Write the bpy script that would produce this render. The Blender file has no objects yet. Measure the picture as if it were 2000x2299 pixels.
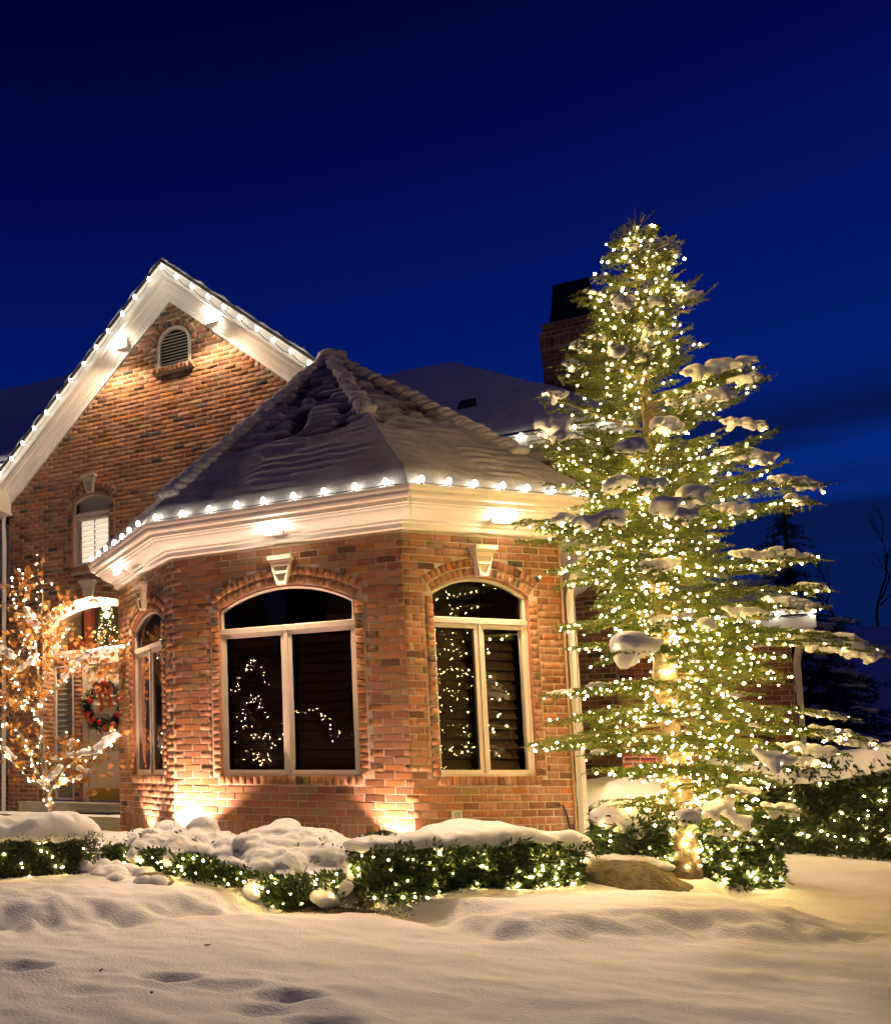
import bpy, bmesh, math, random
import numpy as np
from mathutils import Vector, Matrix

random.seed(7)
RNG = np.random.default_rng(7)
SC = bpy.context.scene
COL = SC.collection
R2 = math.sqrt(0.5)

# ------------------------------------------------------------------ camera, sky, sun, exposure
cam_d = bpy.data.cameras.new('camera')
cam = bpy.data.objects.new('camera', cam_d)
COL.objects.link(cam)
cam.location = (1.6972, -10.3298, 1.30)
cam.rotation_euler = (math.pi / 2 + 0.105, 0.0, 0.5561)
cam_d.sensor_fit = 'VERTICAL'
cam_d.sensor_height = 36.0
cam_d.lens = 36.0 * 2068.97 / 2299.0
cam_d.shift_x = (1000.0 - 60.53) / 2299.0
cam_d.shift_y = (1506.63 - 1149.5) / 2299.0
cam_d.clip_start = 0.05
cam_d.clip_end = 2000.0
SC.camera = cam

world = bpy.data.worlds.new('World')
SC.world = world
world.use_nodes = True
wn, wl = world.node_tree.nodes, world.node_tree.links
wn.clear()


def wnode(t, **kw):
    n = wn.new(t)
    for k, v in kw.items():
        setattr(n, k, v)
    return n


w_out = wnode('ShaderNodeOutputWorld')
w_bg = wnode('ShaderNodeBackground')
w_sky = wnode('ShaderNodeTexSky', sky_type='NISHITA')
w_sky.sun_disc = False
w_sky.sun_elevation = math.radians(-3.5)
w_sky.sun_rotation = math.radians(60)
w_sky.air_density = 1.0
w_sky.dust_density = 0.2
w_sky.ozone_density = 6.0
w_tc = wnode('ShaderNodeTexCoord')
w_sep = wnode('ShaderNodeSeparateXYZ')
wl.new(w_tc.outputs['Generated'], w_sep.inputs[0])
# dusk falling off towards the zenith
w_ramp = wnode('ShaderNodeValToRGB')
cr = w_ramp.color_ramp
cr.elements[0].position = 0.0
cr.elements[0].color = (0.0018, 0.052, 0.300, 1)
cr.elements[1].position = 1.0
cr.elements[1].color = (0.0004, 0.0004, 0.008, 1)
for p, c in ((0.10, (0.0012, 0.036, 0.250, 1)), (0.30, (0.0005, 0.0145, 0.165, 1)),
             (0.42, (0.0004, 0.0072, 0.112, 1)), (0.56, (0.0003, 0.0022, 0.058, 1)), (0.68, (0.0003, 0.0008, 0.026, 1))):
    e = cr.elements.new(p)
    e.color = c
wl.new(w_sep.outputs['Z'], w_ramp.inputs[0])
# cloud banks low over the horizon
w_map = wnode('ShaderNodeMapping')
w_map.inputs['Scale'].default_value = (1.5, 1.5, 10.0)
w_map.inputs['Location'].default_value = (0.3, 0.1, 0.55)
wl.new(w_tc.outputs['Generated'], w_map.inputs[0])
w_noi = wnode('ShaderNodeTexNoise')
w_noi.inputs['Scale'].default_value = 1.7
w_noi.inputs['Detail'].default_value = 5.0
w_noi.inputs['Roughness'].default_value = 0.5
wl.new(w_map.outputs[0], w_noi.inputs['Vector'])
w_cr = wnode('ShaderNodeValToRGB')
w_cr.color_ramp.elements[0].position = 0.37
w_cr.color_ramp.elements[0].color = (0, 0, 0, 1)
w_cr.color_ramp.elements[1].position = 0.52
w_cr.color_ramp.elements[1].color = (1, 1, 1, 1)
wl.new(w_noi.outputs[0], w_cr.inputs[0])
w_low = wnode('ShaderNodeMapRange')
w_low.inputs['From Min'].default_value = 0.325
w_low.inputs['From Max'].default_value = 0.285
w_low.inputs['To Min'].default_value = 0.0
w_low.inputs['To Max'].default_value = 0.88
wl.new(w_sep.outputs['Z'], w_low.inputs['Value'])
w_mul = wnode('ShaderNodeMath', operation='MULTIPLY')
wl.new(w_cr.outputs[0], w_mul.inputs[0])
wl.new(w_low.outputs[0], w_mul.inputs[1])
w_mix = wnode('ShaderNodeMix', data_type='RGBA')
w_mix.inputs[7].default_value = (0.0016, 0.0075, 0.052, 1)
wl.new(w_mul.outputs[0], w_mix.inputs[0])
wl.new(w_ramp.outputs[0], w_mix.inputs[6])
# a little of the physical twilight sky on top
w_add = wnode('ShaderNodeMix', data_type='RGBA', blend_type='ADD')
w_add.inputs[0].default_value = 0.004
wl.new(w_mix.outputs[2], w_add.inputs[6])
wl.new(w_sky.outputs[0], w_add.inputs[7])
wl.new(w_add.outputs[2], w_bg.inputs['Color'])
w_bg.inputs['Strength'].default_value = 0.74
wl.new(w_bg.outputs[0], w_out.inputs[0])

sun_d = bpy.data.lights.new('sun', 'SUN')
sun_d.energy = 0.05
sun_d.angle = math.radians(25)
sun_d.color = (1.0, 0.74, 0.66)
sun = bpy.data.objects.new('sun', sun_d)
COL.objects.link(sun)
sun.rotation_euler = (math.radians(78), 0, math.radians(84))

SC.view_settings.view_transform = 'Standard'
SC.view_settings.look = 'None'
SC.view_settings.exposure = 0.5
SC.view_settings.gamma = 1.0
SC.view_settings.use_curve_mapping = False
SC.render.engine = 'CYCLES'
SC.cycles.use_denoising = True
SC.cycles.max_bounces = 6
SC.cycles.diffuse_bounces = 3
SC.cycles.glossy_bounces = 3
SC.cycles.transparent_max_bounces = 12
SC.cycles.sample_clamp_indirect = 6.0
SC.cycles.use_light_tree = True
SC.cycles.caustics_reflective = False
SC.cycles.caustics_refractive = False

LAMP_WARM = (1.0, 0.70, 0.44)


# ------------------------------------------------------------------ materials
def mat(name, color, rough=0.7, var=0.0, vscale=8.0, bump=0.0, bscale=40.0, spec=0.4, attr=None, metal=0.0,
        color2=None, subsurf=0.0, bdist=0.01, detail=5.0):
    m = bpy.data.materials.new(name)
    m.use_nodes = True
    nt = m.node_tree
    b = nt.nodes['Principled BSDF']
    b.inputs['Roughness'].default_value = rough
    b.inputs['Metallic'].default_value = metal
    b.inputs['Specular IOR Level'].default_value = spec
    tc = nt.nodes.new('ShaderNodeTexCoord')
    src = None
    if attr:
        a = nt.nodes.new('ShaderNodeAttribute')
        a.attribute_name = attr
        src = a.outputs['Color']
    if var > 0 or color2:
        n = nt.nodes.new('ShaderNodeTexNoise')
        n.inputs['Scale'].default_value = vscale
        n.inputs['Detail'].default_value = detail
        n.inputs['Roughness'].default_value = 0.65
        nt.links.new(tc.outputs['Object'], n.inputs['Vector'])
        if color2:
            mx = nt.nodes.new('ShaderNodeMix')
            mx.data_type = 'RGBA'
            mx.inputs[6].default_value = (*color, 1)
            mx.inputs[7].default_value = (*color2, 1)
            rp = nt.nodes.new('ShaderNodeMapRange')
            rp.inputs['From Min'].default_value = 0.38
            rp.inputs['From Max'].default_value = 0.62
            nt.links.new(n.outputs[0], rp.inputs['Value'])
            nt.links.new(rp.outputs[0], mx.inputs[0])
            src = mx.outputs[2]
        if var > 0:
            mr = nt.nodes.new('ShaderNodeMapRange')
            mr.inputs['From Min'].default_value = 0.25
            mr.inputs['From Max'].default_value = 0.75
            mr.inputs['To Min'].default_value = 1 - var
            mr.inputs['To Max'].default_value = 1 + var
            nt.links.new(n.outputs[0], mr.inputs['Value'])
            mm = nt.nodes.new('ShaderNodeMix')
            mm.data_type = 'RGBA'
            mm.blend_type = 'MULTIPLY'
            mm.inputs[0].default_value = 1.0
            if src is None:
                mm.inputs[6].default_value = (*color, 1)
            else:
                nt.links.new(src, mm.inputs[6])
            nt.links.new(mr.outputs[0], mm.inputs[7])
            src = mm.outputs[2]
    if src is None:
        b.inputs['Base Color'].default_value = (*color, 1)
    else:
        nt.links.new(src, b.inputs['Base Color'])
    if subsurf > 0:
        b.inputs['Subsurface Weight'].default_value = subsurf
        b.inputs['Subsurface Radius'].default_value = (1.0, 0.9, 0.8)
        b.inputs['Subsurface Scale'].default_value = 0.03
    if bump > 0:
        n2 = nt.nodes.new('ShaderNodeTexNoise')
        n2.inputs['Scale'].default_value = bscale
        n2.inputs['Detail'].default_value = 6.0
        n2.inputs['Roughness'].default_value = 0.6
        nt.links.new(tc.outputs['Object'], n2.inputs['Vector'])
        bp = nt.nodes.new('ShaderNodeBump')
        bp.inputs['Strength'].default_value = bump
        bp.inputs['Distance'].default_value = bdist
        nt.links.new(n2.outputs[0], bp.inputs['Height'])
        nt.links.new(bp.outputs[0], b.inputs['Normal'])
    return m


def emis(name, color, strength):
    m = bpy.data.materials.new(name)
    m.use_nodes = True
    nt = m.node_tree
    nt.nodes.clear()
    o = nt.nodes.new('ShaderNodeOutputMaterial')
    e = nt.nodes.new('ShaderNodeEmission')
    e.inputs[0].default_value = (*color, 1)
    e.inputs[1].default_value = strength
    nt.links.new(e.outputs[0], o.inputs[0])
    return m


def glass_mat(name, tint, ior=1.5, dirt=0.0):
    m = bpy.data.materials.new(name)
    m.use_nodes = True
    nt = m.node_tree
    nt.nodes.clear()
    o = nt.nodes.new('ShaderNodeOutputMaterial')
    tr = nt.nodes.new('ShaderNodeBsdfTransparent')
    tr.inputs[0].default_value = (*tint, 1)
    gl = nt.nodes.new('ShaderNodeBsdfGlossy')
    gl.inputs['Roughness'].default_value = 0.0
    gl.inputs['Color'].default_value = (1, 1, 1, 1)
    fr = nt.nodes.new('ShaderNodeFresnel')
    fr.inputs[0].default_value = ior
    mx = nt.nodes.new('ShaderNodeMixShader')
    nt.links.new(fr.outputs[0], mx.inputs[0])
    nt.links.new(tr.outputs[0], mx.inputs[1])
    nt.links.new(gl.outputs[0], mx.inputs[2])
    nt.links.new(mx.outputs[0], o.inputs[0])
    return m


def leaf_mat(name, c, rough=0.5, trans=0.35, attr='tone'):
    m = bpy.data.materials.new(name)
    m.use_nodes = True
    nt = m.node_tree
    nt.nodes.clear()
    o = nt.nodes.new('ShaderNodeOutputMaterial')
    b = nt.nodes.new('ShaderNodeBsdfPrincipled')
    b.inputs['Roughness'].default_value = rough
    b.inputs['Specular IOR Level'].default_value = 0.4
    t = nt.nodes.new('ShaderNodeBsdfTranslucent')
    mx = nt.nodes.new('ShaderNodeMixShader')
    mx.inputs[0].default_value = trans
    a = nt.nodes.new('ShaderNodeAttribute')
    a.attribute_name = attr
    nt.links.new(a.outputs['Color'], b.inputs['Base Color'])
    nt.links.new(a.outputs['Color'], t.inputs['Color'])
    nt.links.new(b.outputs[0], mx.inputs[1])
    nt.links.new(t.outputs[0], mx.inputs[2])
    nt.links.new(mx.outputs[0], o.inputs[0])
    return m


M_BRICK = mat('brick', (0.4, 0.15, 0.08), 0.85, var=0.34, vscale=16, bump=0.5, bscale=95, spec=0.2, attr='tone', bdist=0.006)
M_MORTAR = mat('mortar', (0.46, 0.375, 0.28), 0.95, var=0.3, vscale=14, bump=0.7, bscale=90, spec=0.1, bdist=0.01)
M_TRIM = mat('trim_paint', (0.77, 0.72, 0.66), 0.45, var=0.05, vscale=3, spec=0.4)
M_FRAME = mat('window_frame_paint', (0.52, 0.45, 0.37), 0.45, var=0.05, vscale=5)
M_STONE = mat('cast_stone', (0.56, 0.49, 0.375), 0.85, var=0.12, vscale=15, bump=0.3, bscale=80)
M_SNOW = mat('snow', (0.84, 0.83, 0.84), 0.75, bump=0.6, bscale=50, spec=0.25, bdist=0.012, subsurf=0.0)
M_SNOWG = mat('snow_ground', (0.88, 0.86, 0.875), 0.8, bump=0.8, bscale=48, spec=0.2, bdist=0.014)
M_ROOFSNOW = mat('thin_roof_snow', (0.6, 0.56, 0.55), 0.8, var=0.16, vscale=9, bump=0.7, bscale=45, spec=0.2, attr='tone', bdist=0.012)
M_SHINGLE = mat('shingle', (0.035, 0.03, 0.03), 0.9, var=0.3, vscale=20, bump=0.5, bscale=60)
M_DARK = mat('dark_room', (0.02, 0.014, 0.010), 0.9)
M_ROOM = mat('room_wall', (0.16, 0.11, 0.07), 0.9)
M_SLAT = mat('dark_slat', (0.07, 0.045, 0.026), 0.4)
M_SLAT_LIGHTENED = mat('lightened_slat', (0.21, 0.135, 0.08), 0.4)  # same slats, colour lightened in place of light reaching the front window
M_WHITE = mat('white_shutter', (0.82, 0.80, 0.76), 0.5)
M_GLOWSLAT = mat('glow_shutter', (0.82, 0.80, 0.76), 0.5)
_b = M_GLOWSLAT.node_tree.nodes['Principled BSDF']
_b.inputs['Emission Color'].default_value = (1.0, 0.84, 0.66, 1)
_b.inputs['Emission Strength'].default_value = 0.75  # glow put into the slats in place of light falling on them
M_LOUVER = mat('sage_louver', (0.42, 0.45, 0.33), 0.5)
M_DOOR = mat('door_paint', (0.62, 0.53, 0.40), 0.4, var=0.04, vscale=4)
M_CONC = mat('concrete', (0.30, 0.26, 0.20), 0.9, var=0.2, vscale=9, bump=0.3, bscale=60)
M_BLACK = mat('black_metal', (0.012, 0.012, 0.013), 0.5)
M_WIRE = mat('green_wire', (0.012, 0.02, 0.014), 0.5)
M_BRASS = mat('brass', (0.45, 0.30, 0.08), 0.35, metal=0.8)
M_BARK = mat('spruce_bark', (0.30, 0.245, 0.16), 0.9, color2=(0.17, 0.13, 0.085), vscale=14, bump=0.9, bscale=30, bdist=0.02)
M_TWIG = mat('twig_bark', (0.13, 0.105, 0.055), 0.9)
M_MAPLEBARK = mat('maple_bark', (0.20, 0.16, 0.11), 0.85, var=0.3, vscale=15, bump=0.5, bscale=50)
M_DARKTREE = mat('dark_bark', (0.025, 0.018, 0.014), 0.95)
M_BLOCKCORE = mat('block_core', (.010, .014, .007), .95)  # near-black filler colour for the cores inside the hedges
M_ROCK = mat('granite', (0.26, 0.21, 0.12), 0.9, color2=(0.15, 0.12, 0.07), vscale=18, bump=1.0, bscale=38, bdist=0.02)
M_COPPER = mat('copper_pipe', (0.36, 0.22, 0.12), 0.5, metal=0.3)
M_GUTTER = mat('gutter_paint', (0.68, 0.62, 0.55), 0.45)
M_RED = mat('red_bauble', (0.42, 0.02, 0.02), 0.25)
M_RIBBON = mat('ribbon', (0.42, 0.085, 0.03), 0.6, var=0.2, vscale=30)
M_GOLD = mat('gold_berry', (0.62, 0.42, 0.12), 0.4)
M_MULCH = mat('mulch', (0.055, 0.045, 0.02), 0.95, var=0.5, vscale=30, bump=0.8, bscale=50)
M_TERRA = mat('terracotta', (0.45, 0.27, 0.15), 0.8)
M_NEEDLE = leaf_mat('needles', None, 0.5, 0.10)
M_LEAF = leaf_mat('leaf', None, 0.35, 0.25)
M_MAPLE = leaf_mat('maple_leaf', None, 0.6, 0.4)
M_GLASS = glass_mat('window_glass', (0.80, 0.76, 0.70))
M_LED = emis('led_warm', (1.0, 0.64, 0.22), 108.0)
M_LEDM = emis('led_maple', (1.0, 0.70, 0.34), 110.0)
M_C9 = emis('c9_bulb', (1.0, 0.93, 0.74), 22.0)
M_FLOOD = emis('flood_lens', (1.0, 0.84, 0.62), 70.0)
M_LEDFAR = emis('led_far', (1.0, 0.62, 0.32), 95.0)
M_LEDIN = emis('led_indoor', (1.0, 0.72, 0.42), 14.0)


# ------------------------------------------------------------------ noise
def _hash(ix, iy, iz, seed):
    h = (ix.astype(np.int64) * 374761393 + iy.astype(np.int64) * 668265263 + iz.astype(np.int64) * 1440662683 + seed * 974634777) & 0xffffffff
    h = ((h ^ (h >> 13)) * 1274126177) & 0xffffffff
    h = (h ^ (h >> 16)) & 0xffffffff
    return h / 4294967295.0 * 2 - 1


def vnoise(p, seed=0):
    p = np.asarray(p, float)
    i = np.floor(p)
    f = p - i
    u = f * f * f * (f * (f * 6 - 15) + 10)
    i = i.astype(np.int64)
    r = 0
    for dx in (0, 1):
        wx = u[:, 0] if dx else 1 - u[:, 0]
        for dy in (0, 1):
            wy = u[:, 1] if dy else 1 - u[:, 1]
            for dz in (0, 1):
                wz = u[:, 2] if dz else 1 - u[:, 2]
                r = r + wx * wy * wz * _hash(i[:, 0] + dx, i[:, 1] + dy, i[:, 2] + dz, seed)
    return r


def fbm(p, octv=4, seed=0, gain=0.5):
    p = np.asarray(p, float)
    a, r = 1.0, 0
    for k in range(octv):
        r = r + a * vnoise(p * (2 ** k) + 17.3 * k, seed + k)
        a *= gain
    return r


def smooth01(t):
    t = np.clip(t, 0, 1)
    return t * t * (3 - 2 * t)


# ------------------------------------------------------------------ object helpers
ORIG = {}


def tag(o, label=None, cat=None, group=None, kind=None):
    if label:
        o['label'] = label
    if cat:
        o['category'] = cat
    if group:
        o['group'] = group
    if kind:
        o['kind'] = kind
    return o


def thing(name, loc, label, cat, group=None):
    o = bpy.data.objects.new(name, None)
    COL.objects.link(o)
    o.location = loc
    o.empty_display_size = 0.2
    ORIG[o] = Vector(loc)
    return tag(o, label, cat, group)


def link(name, me, m, parent=None, smooth=False):
    """me is built in world coordinates; under a parent it is shifted to the parent's origin."""
    if m is not None:
        me.materials.append(m)
    o = bpy.data.objects.new(name, me)
    COL.objects.link(o)
    org = ORIG[parent] if parent is not None else Vector((0, 0, 0))
    if parent is not None:
        o.parent = parent
        me.transform(Matrix.Translation(-org))
    ORIG[o] = org
    if smooth:
        me.polygons.foreach_set('use_smooth', [True] * len(me.polygons))
    return o


def inst(name, me, parent, mtx):
    """an object sharing mesh data, placed by a world matrix under its parent"""
    o = bpy.data.objects.new(name, me)
    COL.objects.link(o)
    org = ORIG[parent]
    o.parent = parent
    o.matrix_local = Matrix.Translation(-org) @ mtx
    return o


class MB:
    def __init__(self):
        self.v = []
        self.f = []
        self.t = []

    def add(self, vs, fs, tone=None):
        n = len(self.v)
        self.v.extend([tuple(map(float, q)) for q in vs])
        self.f.extend([tuple(i + n for i in q) for q in fs])
        if tone is not None:
            self.t.extend([tone] * len(vs))
        return self

    def quad(self, a, b, c, d, tone=None):
        return self.add([a, b, c, d], [(0, 1, 2, 3)], tone)

    def box(self, lo, hi, tone=None, mtx=None):
        x0, y0, z0 = lo
        x1, y1, z1 = hi
        vs = [(x0, y0, z0), (x1, y0, z0), (x1, y1, z0), (x0, y1, z0), (x0, y0, z1), (x1, y0, z1), (x1, y1, z1), (x0, y1, z1)]
        if mtx is not None:
            vs = [mtx @ Vector(q) for q in vs]
        return self.add(vs, [(0, 3, 2, 1), (4, 5, 6, 7), (0, 1, 5, 4), (1, 2, 6, 5), (2, 3, 7, 6), (3, 0, 4, 7)], tone)

    def tube(self, pts, rad, seg=6, tone=None, cap=True):
        pts = [Vector(p) for p in pts]
        n = len(pts)
        if not hasattr(rad, '__len__'):
            rad = [rad] * n
        vs, fs = [], []
        up = Vector((0, 0, 1))
        for i, p in enumerate(pts):
            d = (pts[min(i + 1, n - 1)] - pts[max(i - 1, 0)])
            if d.length < 1e-9:
                d = Vector((0, 0, 1))
            d.normalize()
            a = d.cross(up)
            if a.length < 1e-3:
                a = d.cross(Vector((1, 0, 0)))
            a.normalize()
            b = d.cross(a)
            for k in range(seg):
                t = 2 * math.pi * k / seg
                vs.append(p + (a * math.cos(t) + b * math.sin(t)) * rad[i])
        for i in range(n - 1):
            for k in range(seg):
                k2 = (k + 1) % seg
                fs.append((i * seg + k, i * seg + k2, (i + 1) * seg + k2, (i + 1) * seg + k))
        if cap:
            fs.append(tuple(range(seg)))
            fs.append(tuple((n - 1) * seg + k for k in reversed(range(seg))))
        return self.add(vs, fs, tone)

    def mesh(self, name):
        me = bpy.data.meshes.new(name)
        me.from_pydata(self.v, [], self.f)
        if self.t and len(self.t) == len(self.v):
            a = me.color_attributes.new('tone', 'FLOAT_COLOR', 'POINT')
            arr = np.ones((len(self.v), 4), np.float32)
            arr[:, :3] = np.array(self.t, np.float32)
            a.data.foreach_set('color', arr.ravel())
        me.update()
        return me

    def build(self, name, m, parent=None, smooth=False):
        me = self.mesh(name)
        bm = bmesh.new()
        bm.from_mesh(me)
        bmesh.ops.recalc_face_normals(bm, faces=bm.faces)
        bm.to_mesh(me)
        bm.free()
        return link(name, me, m, parent, smooth)


def np_mesh(name, V, F, tone=None):
    """fast mesh from arrays, all faces the same size"""
    V = np.asarray(V, np.float32)
    F = np.asarray(F, np.int32)
    k = F.shape[1]
    me = bpy.data.meshes.new(name)
    me.vertices.add(len(V))
    me.vertices.foreach_set('co', V.ravel())
    me.loops.add(F.size)
    me.loops.foreach_set('vertex_index', F.ravel())
    me.polygons.add(len(F))
    me.polygons.foreach_set('loop_start', np.arange(0, F.size, k, dtype=np.int32))
    me.polygons.foreach_set('loop_total', np.full(len(F), k, np.int32))
    if tone is not None:
        a = me.color_attributes.new('tone', 'FLOAT_COLOR', 'POINT')
        arr = np.ones((len(V), 4), np.float32)
        arr[:, :3] = tone
        a.data.foreach_set('color', arr.ravel())
    me.update(calc_edges=True)
    me.validate()
    return me


def grid_mesh(name, P):
    """P: (n,m,3) array of points"""
    n, m = P.shape[:2]
    idx = np.arange(n * m).reshape(n, m)
    F = np.stack([idx[:-1, :-1], idx[:-1, 1:], idx[1:, 1:], idx[1:, :-1]], -1).reshape(-1, 4)
    return np_mesh(name, P.reshape(-1, 3), F)


def ico(sub=1, r=1.0):
    bm = bmesh.new()
    bmesh.ops.create_icosphere(bm, subdivisions=sub, radius=r)
    V = np.array([v.co[:] for v in bm.verts])
    F = np.array([[v.index for v in f.verts] for f in bm.faces])
    bm.free()
    return V, F


ICO1 = ico(1)
ICO2 = ico(2)


def sphere_soup(centers, radii, base=ICO1):
    """many spheres in one array pair; radii (n,) or (n,3)"""
    V0, F0 = base
    c = np.asarray(centers, float)
    r = np.asarray(radii, float)
    if r.ndim == 1:
        r = np.repeat(r[:, None], 3, 1)
    V = (V0[None] * r[:, None, :] + c[:, None, :]).reshape(-1, 3)
    F = (F0[None] + (np.arange(len(c)) * len(V0))[:, None, None]).reshape(-1, 3)
    return V, F


def frame(O, S, N):
    """wall frame: local x along the wall, y outwards, z up"""
    S, N = Vector(S).normalized(), Vector(N).normalized()
    Z = Vector((0, 0, 1))
    m = Matrix.Identity(4)
    for i in range(3):
        m[i][0], m[i][1], m[i][2], m[i][3] = S[i], N[i], Z[i], O[i]
    return m


# ------------------------------------------------------------------ snow lumps (voxel-blended blobs), made first
_pending = []


def lumps(centers, radii, voxel=0.025, smooth=4, noise=0.008, nscale=9.0, base=ICO2, seed=1):
    V, F = sphere_soup(centers, radii, base)
    me = np_mesh('lump_src', V, F)
    o = bpy.data.objects.new('lump_src', me)
    COL.objects.link(o)
    rm = o.modifiers.new('r', 'REMESH')
    rm.mode = 'VOXEL'
    rm.voxel_size = voxel
    sm = o.modifiers.new('s', 'SMOOTH')
    sm.factor = 0.5
    sm.iterations = smooth
    key = len(_pending)
    _pending.append([o, noise, nscale, seed, None])
    return key


def bake_lumps():
    bpy.context.view_layer.update()
    dg = bpy.context.evaluated_depsgraph_get()
    for rec in _pending:
        o = rec[0]
        me = bpy.data.meshes.new_from_object(o.evaluated_get(dg))
        n = len(me.vertices)
        co = np.empty(n * 3)
        me.vertices.foreach_get('co', co)
        no = np.empty(n * 3)
        me.vertices.foreach_get('normal', no)
        co = co.reshape(-1, 3)
        no = no.reshape(-1, 3)
        if rec[1] > 0:
            co = co + no * (fbm(co * rec[2], 3, rec[3]) * rec[1])[:, None]
        me.vertices.foreach_set('co', co.ravel())
        me.polygons.foreach_set('use_smooth', [True] * len(me.polygons))
        me.materials.clear()
        me.update()
        rec[4] = me
    for rec in _pending:
        old = rec[0].data
        bpy.data.objects.remove(rec[0])
        bpy.data.meshes.remove(old)


def lump_obj(key, name, parent, m=None):
    return link(name, _pending[key][4] if isinstance(key, int) else key, m or M_SNOW, parent)


# ------------------------------------------------------------------ terrain height
BED = np.array([(-9, -9.5), (-2.48, -4.02), (-1.62, -3.26), (-1.05, -2.45), (-0.62, -2.12), (0.0, -2.05), (0.31, -2.07), (0.92, -2.57),
                (1.48, -2.46), (2.02, -2.23), (2.68, -1.92), (3.09, -1.62), (2.95, -1.05), (2.55, -0.55), (2.9, 0.6), (2.6, 3.0),
                (2.0, 9), (-9, 9)])


def poly_sd(px, py, poly):
    d = np.full(px.shape, 1e9)
    inside = np.zeros(px.shape, bool)
    n = len(poly)
    for i in range(n):
        ax, ay = poly[i]
        bx, by = poly[(i + 1) % n]
        ex, ey = bx - ax, by - ay
        t = np.clip(((px - ax) * ex + (py - ay) * ey) / (ex * ex + ey * ey), 0, 1)
        dd = (px - ax - t * ex) ** 2 + (py - ay - t * ey) ** 2
        d = np.minimum(d, dd)
        c = (ay > py) != (by > py)
        with np.errstate(divide='ignore', invalid='ignore'):
            xi = ax + (py - ay) / (by - ay if by != ay else 1e-9) * ex
        inside ^= c & (px < xi)
    d = np.sqrt(d)
    return np.where(inside, d, -d)


FOOT = [(-1.61, -5.04, .17, .08, .05), (-0.67, -4.80, .15, .075, .055), (-0.27, -4.84, .16, .08, .03), (0.12, -4.92, .15, .08, .055),
        (0.40, -5.33, .16, .09, .06), (0.05, -5.25, .13, .08, .03), (-1.15, -4.93, .12, .06, .015), (-0.95, -5.35, .14, .08, .02)]


def ground_z(x, y):
    x = np.asarray(x, float)
    y = np.asarray(y, float)
    z = np.interp(y, [-60, -30, -12, -5, -4, -3, -2.4, -1.7, -0.8, 0, 1.5, 2.5, 6, 12, 30, 60],
                  [-2.0, -1.2, -0.28, 0.0, 0.02, 0.05, 0.08, 0.10, 0.14, 0.24, 0.33, 0.38, 0.48, 0.6, 1.4, 2.5])
    sd = poly_sd(x, y, BED)
    gap = 1 - 0.9 * np.exp(-((x + 0.35) / 0.55) ** 2) * np.exp(-((y + 2.05) / 0.5) ** 2)
    bank = 0.14 * smooth01((sd + 0.05) / 0.46) * gap
    p = np.stack([x, y, np.zeros_like(x)], -1).reshape(-1, 3)
    edge = np.exp(-((sd - 0.12) / 0.22) ** 2)
    lum = fbm(p * 2.6, 3, 5).reshape(x.shape)
    z = z + bank + edge * lum * 0.085 * gap
    z = z + fbm(p * np.array([1.1, 1.7, 1]), 2, 9).reshape(x.shape) * 0.018
    z = z + vnoise(p * np.array([2.6, 4.2, 1]), 31).reshape(x.shape) * 0.013
    z = z + fbm(p * 7.0, 3, 12).reshape(x.shape) * 0.0055
    z = z + vnoise(p * np.array([4.5, 8.5, 1]), 77).reshape(x.shape) * 0.0065
    z = z - 0.20 * smooth01((-3.9 - x) / .3) * smooth01((y - .2) / .9)
    # the mound on the left has been trodden
    tr = np.exp(-((x + 2.6) / 1.0) ** 2 - ((y + 3.55) / 0.6) ** 2)
    z = z + tr * fbm(p * 4.2, 3, 21).reshape(x.shape) * 0.045
    for fx, fy, a, b, dpt in FOOT:
        c, s = math.cos(0.5), math.sin(0.5)
        u = (x - fx) * c + (y - fy) * s
        v = -(x - fx) * s + (y - fy) * c
        rr = (u / a) ** 2 + (v / b) ** 2
        z = z - 1.05 * dpt / (1 + (rr * (1 + .25 * np.sin(u * 40))) ** 2.2) + dpt * 0.22 * np.exp(-(np.sqrt(rr) - 1.6) ** 2 * 3)
    # open edge of the stone at the tip of the bed
    z = z - 0.09 * np.exp(-((x - 3.12) / 0.10) ** 2 - ((y + 1.52) / 0.09) ** 2)
    # far hill beyond the right of the house
    z = z + 6.3 * smooth01((np.hypot(x - 16, (y - 64) * 0.8) * -1 + 48) / 40) * (y > 14)
    return z


def gz(x, y):
    return float(ground_z(np.array([x]), np.array([y]))[0])


exec_after = []
# ------------------------------------------------------------------ snow lumps queued here, baked once
def rr(a, b):
    return random.uniform(a, b)


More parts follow.
